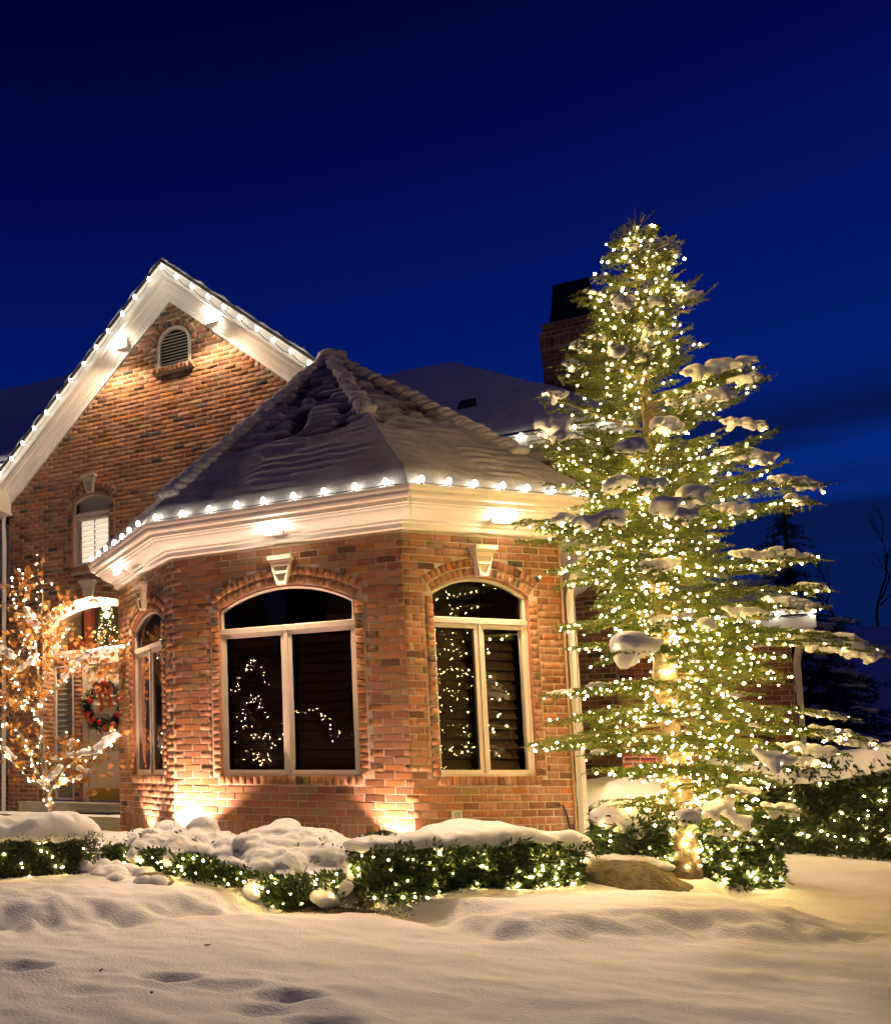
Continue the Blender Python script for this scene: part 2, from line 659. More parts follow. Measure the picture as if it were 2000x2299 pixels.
# clumps lying on the spruce: x, y, z, width, height (metres)
CL = [(2.19,-0.62,6.05,0.14,0.07),(2.08,-0.8,5.48,0.2,0.16),(2.33,-0.72,5.45,0.16,0.1),(2.56,-0.31,5.62,0.25,0.1),(1.86,-0.78,5.63,0.16,0.06),(2.28,-0.57,5.25,0.18,0.12),(2.02,-0.93,4.99,0.16,0.14),(2.25,-0.6,5.1,0.12,0.12),(2.21,-0.76,4.94,0.14,0.1),(1.73,-0.8,5.16,0.14,0.1),(1.67,-0.85,4.97,0.14,0.12),(1.87,-0.84,5.17,0.14,0.07),(2.68,-0.02,4.98,0.29,0.19),(2.91,0.13,5.05,0.33,0.25),(3.04,0.2,4.91,0.21,0.14),(2.63,-0.35,4.62,0.42,0.18),(2.35,-0.66,4.32,0.35,0.18),(2.05,-1.17,4.04,0.23,0.17),(2.98,0.17,4.48,0.33,0.12),(2.98,0.17,4.18,0.41,0.18),(1.53,-0.85,4.71,0.16,0.12),(1.48,-1.09,4.36,0.24,0.2),(1.55,-1.12,4.23,0.18,0.14),(1.94,-1.12,3.74,0.21,0.17),(2.18,-1.15,3.69,0.24,0.13),(2.27,-1.23,3.46,0.29,0.22),(2.48,-0.99,3.6,0.3,0.22),(2.38,-1.4,3.34,0.21,0.14),(2.76,-0.7,3.5,0.23,0.11),(3.33,0.38,3.93,0.33,0.14),(3.35,0.39,3.76,0.2,0.1),(1.52,-1.33,3.44,0.15,0.15),(1.7,-1.49,3.35,0.22,0.15),(1.87,-1.4,3.4,0.22,0.15),(2.2,-1.04,3.02,0.37,0.13),(2.93,-0.35,3.14,0.31,0.13),(3.24,0.33,3.24,0.37,0.14),(3.4,0.43,2.95,0.2,0.08),(3.17,-0.05,2.75,0.35,0.12),(2.8,-0.45,2.64,0.25,0.1),(2.5,-0.84,2.52,0.15,0.13),(2.01,-1.19,2.35,0.28,0.33),(2.18,-0.94,2.55,0.19,0.11),(2.35,-0.97,2.57,0.19,0.07),(3.32,0.38,2.48,0.44,0.18),(3.56,0.53,2.46,0.4,0.2),(3.72,0.63,2.36,0.32,0.18),(1.68,-1.33,1.99,0.15,0.04),(1.67,-1.11,1.44,0.13,0.05),(3.35,0.2,1.78,0.31,0.08),(3.35,-0.04,1.62,0.27,0.11),(3.6,0.55,1.56,0.32,0.14),(2.85,-0.97,1.39,0.18,0.21),(3.15,-0.43,1.47,0.33,0.11),(3.04,-0.66,1.37,0.25,0.11),(2.77,-0.73,1.65,0.07,0.05),(2.68,-0.6,1.13,0.17,0.11),(2.49,-0.72,0.99,0.33,0.17),(2.27,-1.1,0.93,0.2,0.14),(2.99,0.0,0.96,0.23,0.15),(2.64,-0.6,0.89,0.11,0.15),(1.41,-0.81,1.98,0.2,0.04),(2.64,-0.94,1.89,0.09,0.04),(2.36,-1.1,1.75,0.09,0.04),(1.79,-1.17,3.17,0.15,0.06),(2.56,-1.17,3.15,0.14,0.05)]
TRUNK = Vector((2.23, -0.30, 0.0))
VIEWR = Vector((0.849, 0.528, 0))     # across the view
CLUMP_KEYS = []
for i, (x, y, z, w, h) in enumerate(CL):
    c = Vector((x, y, z))
    w *= 1.3
    out = Vector((x - TRUNK.x, y - TRUNK.y, 0))
    out.normalize()
    side = VIEWR if VIEWR.dot(out) > 0 else -VIEWR
    ax = (side * 0.75 + out * 0.5)
    ax.z = -0.18 if z < 4.6 else 0.10
    ax.normalize()
    lat = ax.cross(Vector((0, 0, 1))).normalized()
    rad = max(0.024, h * 0.40)
    n = max(3, int(w / (rad * 0.5)))
    cs, rs = [], []
    for k in range(n):
        t = (k / (n - 1) - 0.5) * 2
        r = rad * (1 - 0.5 * abs(t) ** 3) * rr(0.75, 1.1)
        p = c + ax * (t * (w * 0.5 - r * 0.5)) + lat * rr(-0.25, 0.25) * rad + Vector((0, 0, rr(-0.1, 0.15) * rad + .25 * rad * math.sin(k * 1.1 + i)))
        cs.append(p[:])
        rs.append((r * 1.15, r * 1.15, r * rr(0.6, 0.78)))
        if rad > 0.03 and rr(0, 1) < .9:
            sg = 1 if rr(0, 1) < .5 else -1
            q, fr = p, r
            fd = (lat * sg * rr(.5, .9) + ax * rr(-.2, .5) + Vector((0, 0, -rr(.6, 1.2)))).normalized()
            for m_ in range(3):
                fr *= rr(.68, .86)
                q = q + fd * fr * .72
                fd.z -= .12
                cs.append(q[:])
                rs.append((fr, fr, fr * .8))
    CLUMP_KEYS.append(lumps(cs, rs, max(0.008, rad * 0.15), 4, rad * 0.14, 0.8 / rad, seed=i))

# hedge descriptions: origin, along direction, length, width, height
def cap_on(org, u, L, W, H, thick, spacing, rad, droop, seed, voxel=0.024, edge=0.0, hfun=None):
    """snow cap over a hedge: blobs spread over its top, hanging over the front edge"""
    rnd = random.Random(seed)
    u = Vector(u).normalized()
    v = Vector((-u.y, u.x, 0))
    cs, rs = [], []
    nu, nv = int(L / spacing), max(3, int(W / spacing))
    for i in range(nu + 1):
        for j in range(nv + 1):
            a, b = i / nu * 2 - 1, j / nv * 2 - 1
            e = max(abs(a) ** 6 * 1.0, abs(b) ** 6)
            if e > 0.6 and rnd.random() < 0.15:
                continue
            r = rad * rnd.uniform(0.8, 1.2)
            hh = H + thick * 0.5 - e * thick * 0.55
            if hfun:
                hh += hfun(a, b)
            p = Vector(org) + u * (a * L / 2 + rnd.uniform(-.3, .3) * spacing) + v * (b * W / 2 + rnd.uniform(-.3, .3) * spacing)
            p.z += hh + rnd.uniform(-0.012, 0.012)
            cs.append(p[:])
            rs.append((r, r, r * 0.72 * (thick / 0.16) ** 0.5))
            if (abs(b) > 0.9 or abs(a) > 0.96) and rnd.random() < droop:
                q = p + Vector((0, 0, -rnd.uniform(0.05, 0.14)))
                r2 = r * rnd.uniform(0.45, 0.7)
                cs.append(q[:])
                rs.append((r2, r2, r2 * 1.2))
    return lumps(cs, rs, voxel, 5, 0.012, 6.0, seed=seed)


HEDGES = {
    # org (ground centre), along, length, width, height
    'box': ((-3.98, -2.55, 0.13), (R2, R2 * 0.95), 2.9, 0.75, 0.50),
    'laurel': ((0.60, -1.08, 0.12), (0.80, 0.60), 2.05, 0.66, 0.52),
    'rhodo': ((2.27, 0.15, 0.22), (.849, .528), 1.36, 0.80, 0.64),
    'yew': ((1.95, 2.15, 0.34), (1, 0.1), 1.15, 0.75, 0.60),
    'far': ((4.15, 2.75, 0.34), (0.93, -0.36), 2.9, 0.9, 0.98),
    'edge': ((-7.9, 2.2, 0.42), (1, 0), 0.7, 0.6, 0.80),
}
CAPS = {}


def slab(key, T, lip, over=.05, n=(150, 40), amp=.03, seed=1, hfun=None, p=7.0, sc=2.6, ragged=.05):
    """wind-packed snow lying on a clipped hedge: one closed skin, rounded ends, ragged front lip"""
    org, u, L, W, H = HEDGES[key]
    u = Vector((*u, 0)).normalized()
    v = Vector((-u.y, u.x, 0))
    a = np.linspace(-1, 1, n[0])
    a = np.sign(a) * np.abs(a) ** .8
    th = np.linspace(0, 2 * math.pi, n[1], endpoint=False)
    A, TH = np.meshgrid(a, th, indexing='ij')
    k = np.clip(1 - np.abs(A) ** p, 0, 1) ** (1 / 3.0)
    c, s_ = np.cos(TH), np.sin(TH)
    Y = (W / 2 + over) * np.sign(c) * np.abs(c) ** .55 * (.25 + .75 * k)
    X = A * (L / 2 + over)
    P3 = np.stack([X, Y, np.zeros_like(X)], -1).reshape(-1, 3) + seed * 7.7
    rag = (fbm(P3 * np.array([5.0, 2, 1]), 3, seed) + .6 * vnoise(P3 * np.array([13.0, 3, 1]), seed + 3)).reshape(X.shape)
    Z = np.where(s_ >= 0, T * k * np.abs(s_) ** .75, -(lip + ragged * rag) * k * np.abs(s_) ** .9)
    if hfun is not None:
        Z = Z + hfun(A, Y / (W / 2)) * (.3 + .7 * (s_ >= -0.2))
    Q = np.array(org)[None, None] + X[..., None] * np.array(u) + Y[..., None] * np.array(v)
    Q[..., 2] += H + Z
    Q = Q.reshape(-1, 3)
    d = fbm(Q * sc, 3, seed + 5)
    d2 = fbm(Q * 8.0, 2, seed + 9)
    upw = np.clip(s_.reshape(-1) + .3, 0, 1)
    nv = np.stack([np.zeros(len(Q)), np.zeros(len(Q)), upw], 1) + np.outer(c.reshape(-1) * .5, np.array(v))
    Q = Q + nv * (amp * d + .013 * d2 * (1 if sc > 2 else 1.6))[:, None]
    idx = np.arange(n[0] * n[1]).reshape(n)
    nx = np.roll(idx, -1, 1)
    F = np.stack([idx[:-1], nx[:-1], nx[1:], idx[1:]], -1).reshape(-1, 4)
    me = np_mesh('snow_cap', Q, F)
    me.polygons.foreach_set('use_smooth', [True] * len(me.polygons))
    return me


CAPS['box'] = slab('box', .20, .09, .05, seed=1, amp=.045)
CAPS['laurel'] = slab('laurel', .11, .04, .04, seed=2, hfun=lambda a, b: .03 * np.sin(a * 3 + 1) - .05 * np.clip(a - .55, 0, 1), amp=.04, ragged=.10)
CAPS['yew'] = slab('yew', .24, .10, .05, seed=4, hfun=lambda a, b: .05 * b, p=3.0)
CAPS['far'] = slab('far', .22, .10, .10, seed=5, hfun=lambda a, b: .07 * np.sin(a * 5) + .10 * a + .05 * b, amp=.06, sc=1.6, ragged=.10)
CAPS['rhodo'] = slab('rhodo', .16, .16, .02, seed=6, hfun=lambda a, b: -.26 * np.clip(a, 0, 1.2) ** 2 - .12 * np.clip(-b, 0, 1.2) ** 2, amp=.04, sc=4, p=3.0, ragged=.13)
CAPS['edge'] = slab('edge', .08, .08, 0, seed=7, amp=.04, sc=5, ragged=.1, n=(60, 30))


# the low shrub under heavy snow in front of the bay
def shrub_snow():
    rnd = random.Random(21)
    cs, rs = [], []
    spine = [(-3.05, -0.72, .46), (-2.85, -0.82, .52), (-2.62, -0.95, .56), (-2.35, -1.05, .66), (-2.1, -1.1, .60), (-1.85, -1.15, .68), (-1.62, -1.15, .60), (-1.42, -1.2, .57),
             (-1.2, -1.25, .70), (-0.98, -1.25, .74), (-0.76, -1.3, .70), (-0.58, -1.35, .62), (-0.40, -1.45, .55)]
    for x, y, z in spine:
        for k in range(11):
            f = (k + rnd.random()) / 11
            r = rnd.uniform(.13, .19) * (1 - 0.25 * f)
            yy = y + 0.35 - f * (.75 if x < -1.4 else 1.0)
            xx = x + rnd.uniform(-.12, .12)
            lowf = 0.34 if x > -1.35 else 0.20
            cs.append((xx, yy, z - .04 - lowf * f ** 1.6 + rnd.uniform(-.035, .035)))
            rs.append((r, r, r * rnd.uniform(.55, .7)))
    for x0, y0, z0, x1, y1, z1 in ((-1.05, -1.75, .42, -1.02, -2.16, .20), (-0.75, -1.75, .42, -.72, -2.02, .26), 
                                   (-2.0, -1.5, .50, -1.95, -1.72, .40), (-2.4, -1.3, .50, -2.45, -1.55, .40)):
        for k in range(6):
            t = k / 5
            r = rnd.uniform(.12, .15) * (1 - .28 * t)
            cs.append((x0 + (x1 - x0) * t, y0 + (y1 - y0) * t, z0 + (z1 - z0) * t))
            rs.append((r, r, r * .85))
    return lumps(cs, rs, 0.018, 13, 0.020, 6.5, seed=22)


CAPS['shrub'] = shrub_snow()

# snow on the boulder and on the snow-covered stones between the hedges
CAPS['boulder'] = lumps([(1.60, -.42, .475), (1.72, -.46, .49), (1.84, -.50, .492), (1.96, -.53, .482), (2.06, -.54, .455), (1.95, -.40, .485), (1.78, -.34, .485), (1.55, -.36, .455)],
                        [(.13, .13, .045)] * 8, 0.016, 4, 0.012, 12, seed=31)
_cs, _rs = [], []
_rn = random.Random(5)
for k in range(26):
    t = _rn.random()
    _cs.append((-2.75 + t * 0.75 + _rn.uniform(-.12, .12), -1.75 - t * 0.25 + _rn.uniform(-.22, .22), 0.24 - t * 0.08 + _rn.uniform(-.03, .06)))
    _rs.append((_rn.uniform(.07, .14),) * 2 + (_rn.uniform(.05, .09),))
CAPS['stones'] = lumps(_cs, _rs, 0.018, 14, 0.022, 7, seed=33)

# snow on the maple boughs
MAPLE_SNOW = [((-5.40, 1.08, 3.62), (-5.22, 1.08, 3.36), .10), ((-5.85, 1.1, 3.06), (-5.66, 1.1, 2.98), .13), ((-5.60, 1.1, 2.72), (-5.45, 1.1, 2.80), .09),
              ((-4.60, 1.08, 2.78), (-4.30, 1.08, 2.92), .085), ((-4.30, 1.08, 2.93), (-3.86, 1.08, 2.95), .075), ((-4.76, 1.08, 2.60), (-4.60, 1.1, 2.80), .075),
              ((-5.02, 1.2, 1.44), (-4.76, 1.2, 1.50), .07), ((-4.80, 1.2, 1.52), (-4.70, 1.2, 1.68), .06), ((-4.58, .98, 1.47), (-4.22, .98, 1.53), .095), ((-4.20, .98, 1.55), (-3.92, .98, 1.76), .085),
              ((-4.95, 1.0, 1.16), (-4.80, 1.0, 1.30), .075), ((-4.80, 1.08, 1.14), (-4.50, 1.08, 1.17), .06), ((-4.48, 1.0, 1.30), (-4.36, 1.0, 1.25), .075),
              ((-5.65, .9, 1.58), (-5.50, .9, 1.44), .05), ((-5.10, .95, 1.12), (-5.02, .95, 1.06), .06), ((-5.35, 1.1, 2.86), (-5.28, 1.1, 2.90), .09)]
MAPLE_KEYS = []
for i, (a, b, r) in enumerate(MAPLE_SNOW):
    a, b = Vector(a), Vector(b)
    n = max(3, int((b - a).length / (r * 0.5)))
    cs, rs = [], []
    for k in range(n):
        t = k / (n - 1)
        q = a.lerp(b, t) + Vector((rr(-.15, .15), rr(-.2, .2), rr(-.1, .25))) * r
        s = r * rr(0.6, 0.95)
        cs.append(q[:])
        rs.append((s, s, s * .75))
    MAPLE_KEYS.append(lumps(cs, rs, 0.014, 3, 0.008, 12, seed=50 + i))
bake_lumps()

# ------------------------------------------------------------------ ground (one sheet to the horizon)
def spread(lo, hi, fine, far, n_far):
    mid = np.arange(lo, hi, fine)
    k = np.linspace(0, 1, n_far)[1:] ** 2.6
    return np.concatenate([(lo - k * (lo + far))[::-1], mid, hi + k * (far - hi)])


gx = spread(-6.0, 5.2, 0.032, 400, 46)
gy = spread(-7.6, 4.0, 0.032, 400, 60)
GX, GY = np.meshgrid(gx, gy)
GZ = ground_z(GX, GY)
me = grid_mesh('ground', np.stack([GX, GY, GZ], -1))
ground = link('ground', me, M_SNOWG, None, True)
tag(ground, kind='structure')
for g in (ground.data,):
    g.flip_normals() if g.polygons[len(g.polygons) // 2].normal.z < 0 else None

# ------------------------------------------------------------------ the house
WF, WL, WR = 2.6455, 2.0026, 1.9864
HX = (-4.0616, 1.4161)
house = thing('brick_house', (-1.3, 2.7, 0.3), 'red brick house with a snowy turret bay, white cornice and a lit front gable', 'house')

F_ = frame((0, 0, 0), (-1, 0, 0), (0, -1, 0))
R_ = frame((WR * R2, WR * R2, 0), (-R2, -R2, 0), (R2, -R2, 0))
L_ = frame((-WF, 0, 0), (-R2, R2, 0), (-R2, -R2, 0))
GY0 = 3.76
G_ = frame((0, GY0, 0), (-1, 0, 0), (0, -1, 0))          # s = -X
MAIN = frame((0, 6.0, 0), (-1, 0, 0), (0, -1, 0))
GAR = frame((0, 6.6, 0), (-1, 0, 0), (0, -1, 0))
LEFT = frame((0, 4.75, 0), (-1, 0, 0), (0, -1, 0))
BACK = frame((0, 4.15, 0), (-1, 0, 0), (0, -1, 0))


class Op:
    def __init__(self, s0, s1, zb, zs, za, ring=0.205, jw=0.105, sill=0.10):
        self.s0, self.s1, self.zb, self.zs, self.za = s0, s1, zb, zs, za
        self.h = (s1 - s0) / 2
        self.sc = (s0 + s1) / 2
        r = za - zs
        self.R = (self.h ** 2 + r * r) / (2 * r)
        self.zc = za - self.R
        self.ring, self.jw, self.sill = ring, jw, sill
        self.a0 = math.asin(min(1, self.h / self.R))
        if r > self.h - 1e-4:
            self.a0 = math.pi / 2

    def top(self, s, e=0.0):
        q = (self.R + e) ** 2 - (s - self.sc) ** 2
        return self.zc + math.sqrt(max(q, 0))

    def blocked(self, z0, z1):
        zm = (z0 + z1) / 2
        if z1 <= self.zb - self.sill + 0.004 or zm > self.za + self.ring:
            return None
        if zm < self.zb:
            return (self.s0 - 0.03, self.s1 + 0.03)
        if zm < self.zs:
            half = self.h + self.jw
        else:
            half = math.sqrt(max((self.R + self.ring) ** 2 - (zm - self.zc) ** 2, 0))
            if self.a0 < 1.5:
                half = min(half, max((zm + .03 - self.zc) * math.tan(self.a0) + .012, self.h + 0.02))
        return (self.sc - half - 0.006, self.sc + half + 0.006)


PAL = [(.335, .150, .074), (.37, .168, .088), (.30, .130, .064), (.39, .185, .102), (.35, .172, .096), (.29, .122, .06), (.40, .160, .062),
       (.33, .165, .078), (.385, .192, .116), (.26, .115, .056)]
PAL_RARE = [(.12, .085, .062), (.18, .085, .045), (.23, .145, .07), (.44, .145, .04), (.10, .08, .066), (.30, .195, .085), (.15, .07, .035)]


def tone(rnd, rare=0.11):
    c = rnd.choice(PAL_RARE) if rnd.random() < rare else rnd.choice(PAL)
    k = rnd.uniform(0.74, 1.0)
    return (c[0] * k * .93, c[1] * k * .99, c[2] * k * 1.02)


def brick_template(rnd):
    """unit length and height; front face irregular, a few mm proud; x along, y out, z up"""
    def ring(y, inset, jit):
        xs = [-.5, 0, .5, .5, 0, -.5]
        zs = [-.5, -.5, -.5, .5, .5, .5]
        out = []
        for x, z in zip(xs, zs):
            out.append((x * (1 - inset * .45) + rnd.uniform(-jit, jit) * .25, y + rnd.uniform(-1, 1) * jit * .04, z * (1 - inset) + rnd.uniform(-jit, jit)))
        return out
    v = ring(-0.03, 0, 0) + ring(0.0018, 0.012, 0.045) + ring(0.0050, 0.085, 0.045)
    f = []
    for k in range(2):
        for i in range(6):
            j = (i + 1) % 6
            f.append((k * 6 + i, k * 6 + j, k * 6 + 6 + j, k * 6 + 6 + i))
    f.append((12, 13, 16, 17))
    f.append((13, 14, 15, 16))
    return v, [tuple(reversed(q)) for q in f]


_brn = random.Random(11)
TEMPL = [brick_template(_brn) for _ in range(36)]
TEMPL_ME = []
for i, (v, f) in enumerate(TEMPL):
    b = MB()
    b.add(v, f, tone(_brn))
    me = b.mesh('brick')
    bm = bmesh.new()
    bm.from_mesh(me)
    bmesh.ops.recalc_face_normals(bm, faces=bm.faces)
    bm.to_mesh(me)
    bm.free()
    me.materials.append(M_BRICK)
    TEMPL_ME.append(me)

BRICKS = {'bay': [], 'gable': [], 'main': [], 'porch': [], 'far': []}


def put_brick(dest, M, s, d, z, ln, ht, ang=0.0, rnd=_brn):
    m = M @ Matrix.Translation((s, d + rnd.uniform(-.002, .004), z)) @ Matrix.Rotation(ang + rnd.uniform(-.006, .006), 4, 'Y') @ \
        Matrix.Rotation(rnd.uniform(-.012, .012), 4, 'Z') @ Matrix.Diagonal((ln, 1, ht, 1))
    BRICKS[dest].append(m)


PITCH, COURSE = 0.2045, 0.08


def courses(dest, M, slo, shi, z0, z1, ops=(), rnd=_brn):
    k = 0
    z = z0
    while z + COURSE <= z1 + 0.001:
        za, zb = z, z + COURSE
        lo = slo(za + .04) if callable(slo) else slo
        hi = shi(za + .04) if callable(shi) else shi
        iv = [(lo, hi)]
        for op in ops:
            bl = op.blocked(za, zb)
            if bl:
                nv = []
                for a, b in iv:
                    if bl[1] <= a or bl[0] >= b:
                        nv.append((a, b))
                    else:
                        if bl[0] > a:
                            nv.append((a, bl[0]))
                        if bl[1] < b:
                            nv.append((bl[1], b))
                iv = nv
        ph = (k % 2) * PITCH / 2 + 0.37
        for a, b in iv:
            g = math.floor((a - ph) / PITCH) * PITCH + ph
            while g < b:
                p, q = max(g + .0055, a + .002), min(g + PITCH - .0055, b - .002)
                if q - p > 0.03:
                    put_brick(dest, M, (p + q) / 2, 0, z + COURSE / 2, q - p, COURSE - 0.0115, rnd=rnd)
                g += PITCH
        z += COURSE
        k += 1


def header_row(dest, M, s0, s1, zc, ht, d=0.0, w=0.078):
    n = max(1, round((s1 - s0) / w))
    w = (s1 - s0) / n
    for i in range(n):
        put_brick(dest, M, s0 + (i + .5) * w, d, zc, w - .011, ht)


def arch_ring(dest, M, op, r0, r1, d, key=0.0, nw=0.074):
    rm = (r0 + r1) / 2 + op.R
    arc = 2 * op.a0 * rm
    n = round(arc / nw)
    for i in range(n):
        t = -op.a0 + (i + .5) * 2 * op.a0 / n
        if abs(t) * rm < key:
            continue
        s, z = op.sc + math.sin(t) * rm, op.zc + math.cos(t) * rm
        put_brick(dest, M, s, d, z, arc / n - .011, (r1 - r0) - .01, t)


def jambs(dest, M, op, d, z0=None):
    z = (z0 if z0 is not None else op.zb)
    while z + COURSE < op.zs + 0.03:
        for sgn in (-1, 1):
            put_brick(dest, M, op.sc + sgn * (op.h + 0.044), d, z + COURSE / 2, 0.083, COURSE - .0115)
        z += COURSE


def wall_sheet(mb, M, s0, s1, z0, ztop, ops=(), d=0.0004, step=0.06):
    cuts = {s0, s1}
    for op in ops:
        cuts |= {max(s0, op.s0), min(s1, op.s1)}
        a = op.s0
        while a < op.s1:
            if s0 < a < s1:
                cuts.add(a)
            a += step
    if callable(ztop):
        a = s0
        while a < s1:
            cuts.add(a)
            a += 0.25
    cuts = sorted(c for c in cuts if s0 <= c <= s1)
    zt = ztop if callable(ztop) else (lambda s: ztop)
    P = lambda s, z: M @ Vector((s, d, z))
    for a, b in zip(cuts[:-1], cuts[1:]):
        if b - a < 1e-5:
            continue
        ca, cb = z0, z0
        for op in sorted(ops, key=lambda o: o.zb):
            if op.s0 - 1e-6 <= a and b <= op.s1 + 1e-6:
                if op.zb > ca:
                    mb.quad(P(a, ca), P(b, cb), P(b, op.zb), P(a, op.zb))
                ca, cb = op.top(a), op.top(b)
        if zt(a) > ca or zt(b) > cb:
            mb.quad(P(a, ca), P(b, cb), P(b, max(zt(b), cb)), P(a, max(zt(a), ca)))


def outline(op, zlow, w, n=22):
    """arched outline inset by w, from bottom left round to the arc"""
    R, h = op.R - w, op.h - w
    a = math.asin(min(1, h / R))
    pts = [(op.s0 + w, zlow + w), (op.s1 - w, zlow + w)]
    for i in range(n + 1):
        t = a - 2 * a * i / n
        pts.append((op.sc + R * math.sin(t), op.zc + R * math.cos(t)))
    return pts


def rect(s0, s1, z0, z1, w=0.0):
    return [(s0 + w, z0 + w), (s1 - w, z0 + w), (s1 - w, z1 - w), (s0 + w, z1 - w)]


def band(mb, M, A, B, d0, d1, dB=None):
    """flat ring between outlines A (outer) and B (inner); front at d0, back at d1"""
    n = len(A)
    dB = d0 if dB is None else dB
    P = lambda q, d: M @ Vector((q[0], d, q[1]))
    for i in range(n):
        j = (i + 1) % n
        mb.quad(P(A[i], d0), P(A[j], d0), P(B[j], dB), P(B[i], dB))
        mb.quad(P(B[i], dB), P(B[j], dB), P(B[j], d1), P(B[i], d1))
        mb.quad(P(A[i], d0), P(A[i], d1), P(A[j], d1), P(A[j], d0))


def reveal(mb, M, op, d1, t=None):
    A = outline(op, op.zb, 0)
    P = lambda q, d: M @ Vector((q[0], d, q[1]))
    n = len(A)
    for i in range(n):
        j = (i + 1) % n
        mb.quad(P(A[i], -0.004), P(A[j], -0.004), P(A[j], d1), P(A[i], d1), t)


def ngon(mb, M, pts, d):
    mb.add([M @ Vector((p[0], d, p[1])) for p in pts], [tuple(range(len(pts)))])


def build_window(M, op, ztr, name_label, d=-0.05, slat=M_SLAT, frame_m=M_FRAME, n_slat=13, single=False, sw=0.044, sd=0.065):
    """arched light over two casements; frame > sash, pane, slat"""
    w = 0.040
    mb = MB()
    A, B = outline(op, ztr, 0.0), outline(op, ztr, w)
    A2 = outline(op, ztr, 0.02)
    band(mb, M, A, A2, d, d - .05, d + .012)
    band(mb, M, A2, B, d + .012, d - .05, d - .004)
    band(mb, M, rect(op.s0, op.s1, op.zb, ztr), rect(op.s0, op.s1, op.zb, ztr, .022), d + .006, d - .05)
    P0, P1 = M @ Vector((op.sc, 0, 0)), None
    if not single:
        mb.box((op.sc - .017, d - .05, op.zb + .02), (op.sc + .017, d + .010, ztr - .02), mtx=M)
    mb.box((op.s0 + .003, d - .045, ztr - .026), (op.s1 - .003, d + .020, ztr + .026), mtx=M)
    win = mb.build('window', frame_m, house)
    if name_label:
        win['label'] = name_label
    for a, b in (((op.s0 + .020, op.s1 - .020),) if single else ((op.s0 + .020, op.sc - .017), (op.sc + .017, op.s1 - .020))):
        sb = MB()
        band(sb, M, rect(a, b, op.zb + .022, ztr - .03), rect(a, b, op.zb + .022, ztr - .03, sw), d - .004, d - .05, d - .010)
        sb.build('sash', frame_m, win)
        pb = MB()
        ngon(pb, M, rect(a, b, op.zb + .022, ztr - .03, sw - .001), d - .034)
        pb.build('pane', M_GLASS, win)
        za, zb = op.zb + .07, ztr - .08
        for k in range(n_slat):
            z = za + (k + .5) * (zb - za) / n_slat
            hh = (zb - za) / n_slat * 0.46
            s = MB()
            q = [(a + .05, d - .065 - sd, z - hh), (b - .05, d - .065 - sd, z - hh), (b - .05, d - .10 - sd, z + hh), (a + .05, d - .10 - sd, z + hh)]
            q2 = [(x, y - .008, zz) for x, y, zz in q]
            s.add([M @ Vector(p) for p in q + q2], [(0, 1, 2, 3), (7, 6, 5, 4), (0, 4, 5, 1), (2, 6, 7, 3), (1, 5, 6, 2), (0, 3, 7, 4)])
            s.build('shutter_slat', slat, win)
    pb = MB()
    ngon(pb, M, outline(op, ztr, w - .001), d - .034)
    pb.build('pane', M_GLASS, win)
    return win


def room_box(M, s0, s1, z0, z1, d0, d1, m=M_ROOM):
    b = MB()
    b.box((s0, d1, z0), (s1, d0, z1), mtx=M)
    # open towards the window: drop the front face
    b.f = [f for f in b.f if f != (2, 3, 7, 6)]
    return b.build('room', m, house)


def keystone(M, op, zt, zb_, wt, wb, name='keystone'):
    b = MB()
    P = lambda s, d, z: M @ Vector((op.sc + s, d, z))
    ct = 0.045
    b.box((op.sc - wt * .59, -.01, zt - ct), (op.sc + wt * .59, .135, zt), mtx=M)
    b.box((op.sc - wt * .54, -.01, zt - ct - .022), (op.sc + wt * .54, .115, zt - ct - .001), mtx=M)
    z1 = zt - ct - .022
    a, c = wt / 2, wb / 2
    f, g = 0.10, 0.075
    o = [(-a, z1), (a, z1), (c, zb_), (-c, zb_)]
    i_ = [(-a * .74, z1 - .05), (a * .74, z1 - .05), (c * .62, zb_ + .03), (-c * .62, zb_ + .03)]
    dep = [f, f, g, g]
    for k in range(4):
        j = (k + 1) % 4
        b.quad(P(o[k][0], -.01, o[k][1]), P(o[j][0], -.01, o[j][1]), P(o[j][0], dep[j], o[j][1]), P(o[k][0], dep[k], o[k][1]))
        b.quad(P(o[k][0], dep[k], o[k][1]), P(o[j][0], dep[j], o[j][1]), P(i_[j][0], dep[j], i_[j][1]), P(i_[k][0], dep[k], i_[k][1]))
        b.quad(P(i_[k][0], dep[k], i_[k][1]), P(i_[j][0], dep[j], i_[j][1]), P(i_[j][0] * .92, dep[j] - .022, i_[j][1]), P(i_[k][0] * .92, dep[k] - .022, i_[k][1]))
    b.quad(*[P(i_[k][0] * .92, dep[k] - .022, i_[k][1]) for k in range(4)])
    zc = z1 - .05 - (z1 - zb_) * .28
    b.box((op.sc - a * .62, f - .05, zc - .012), (op.sc + a * .62, f - .006, zc + .012), mtx=M)
    return b.build(name, M_STONE, house)


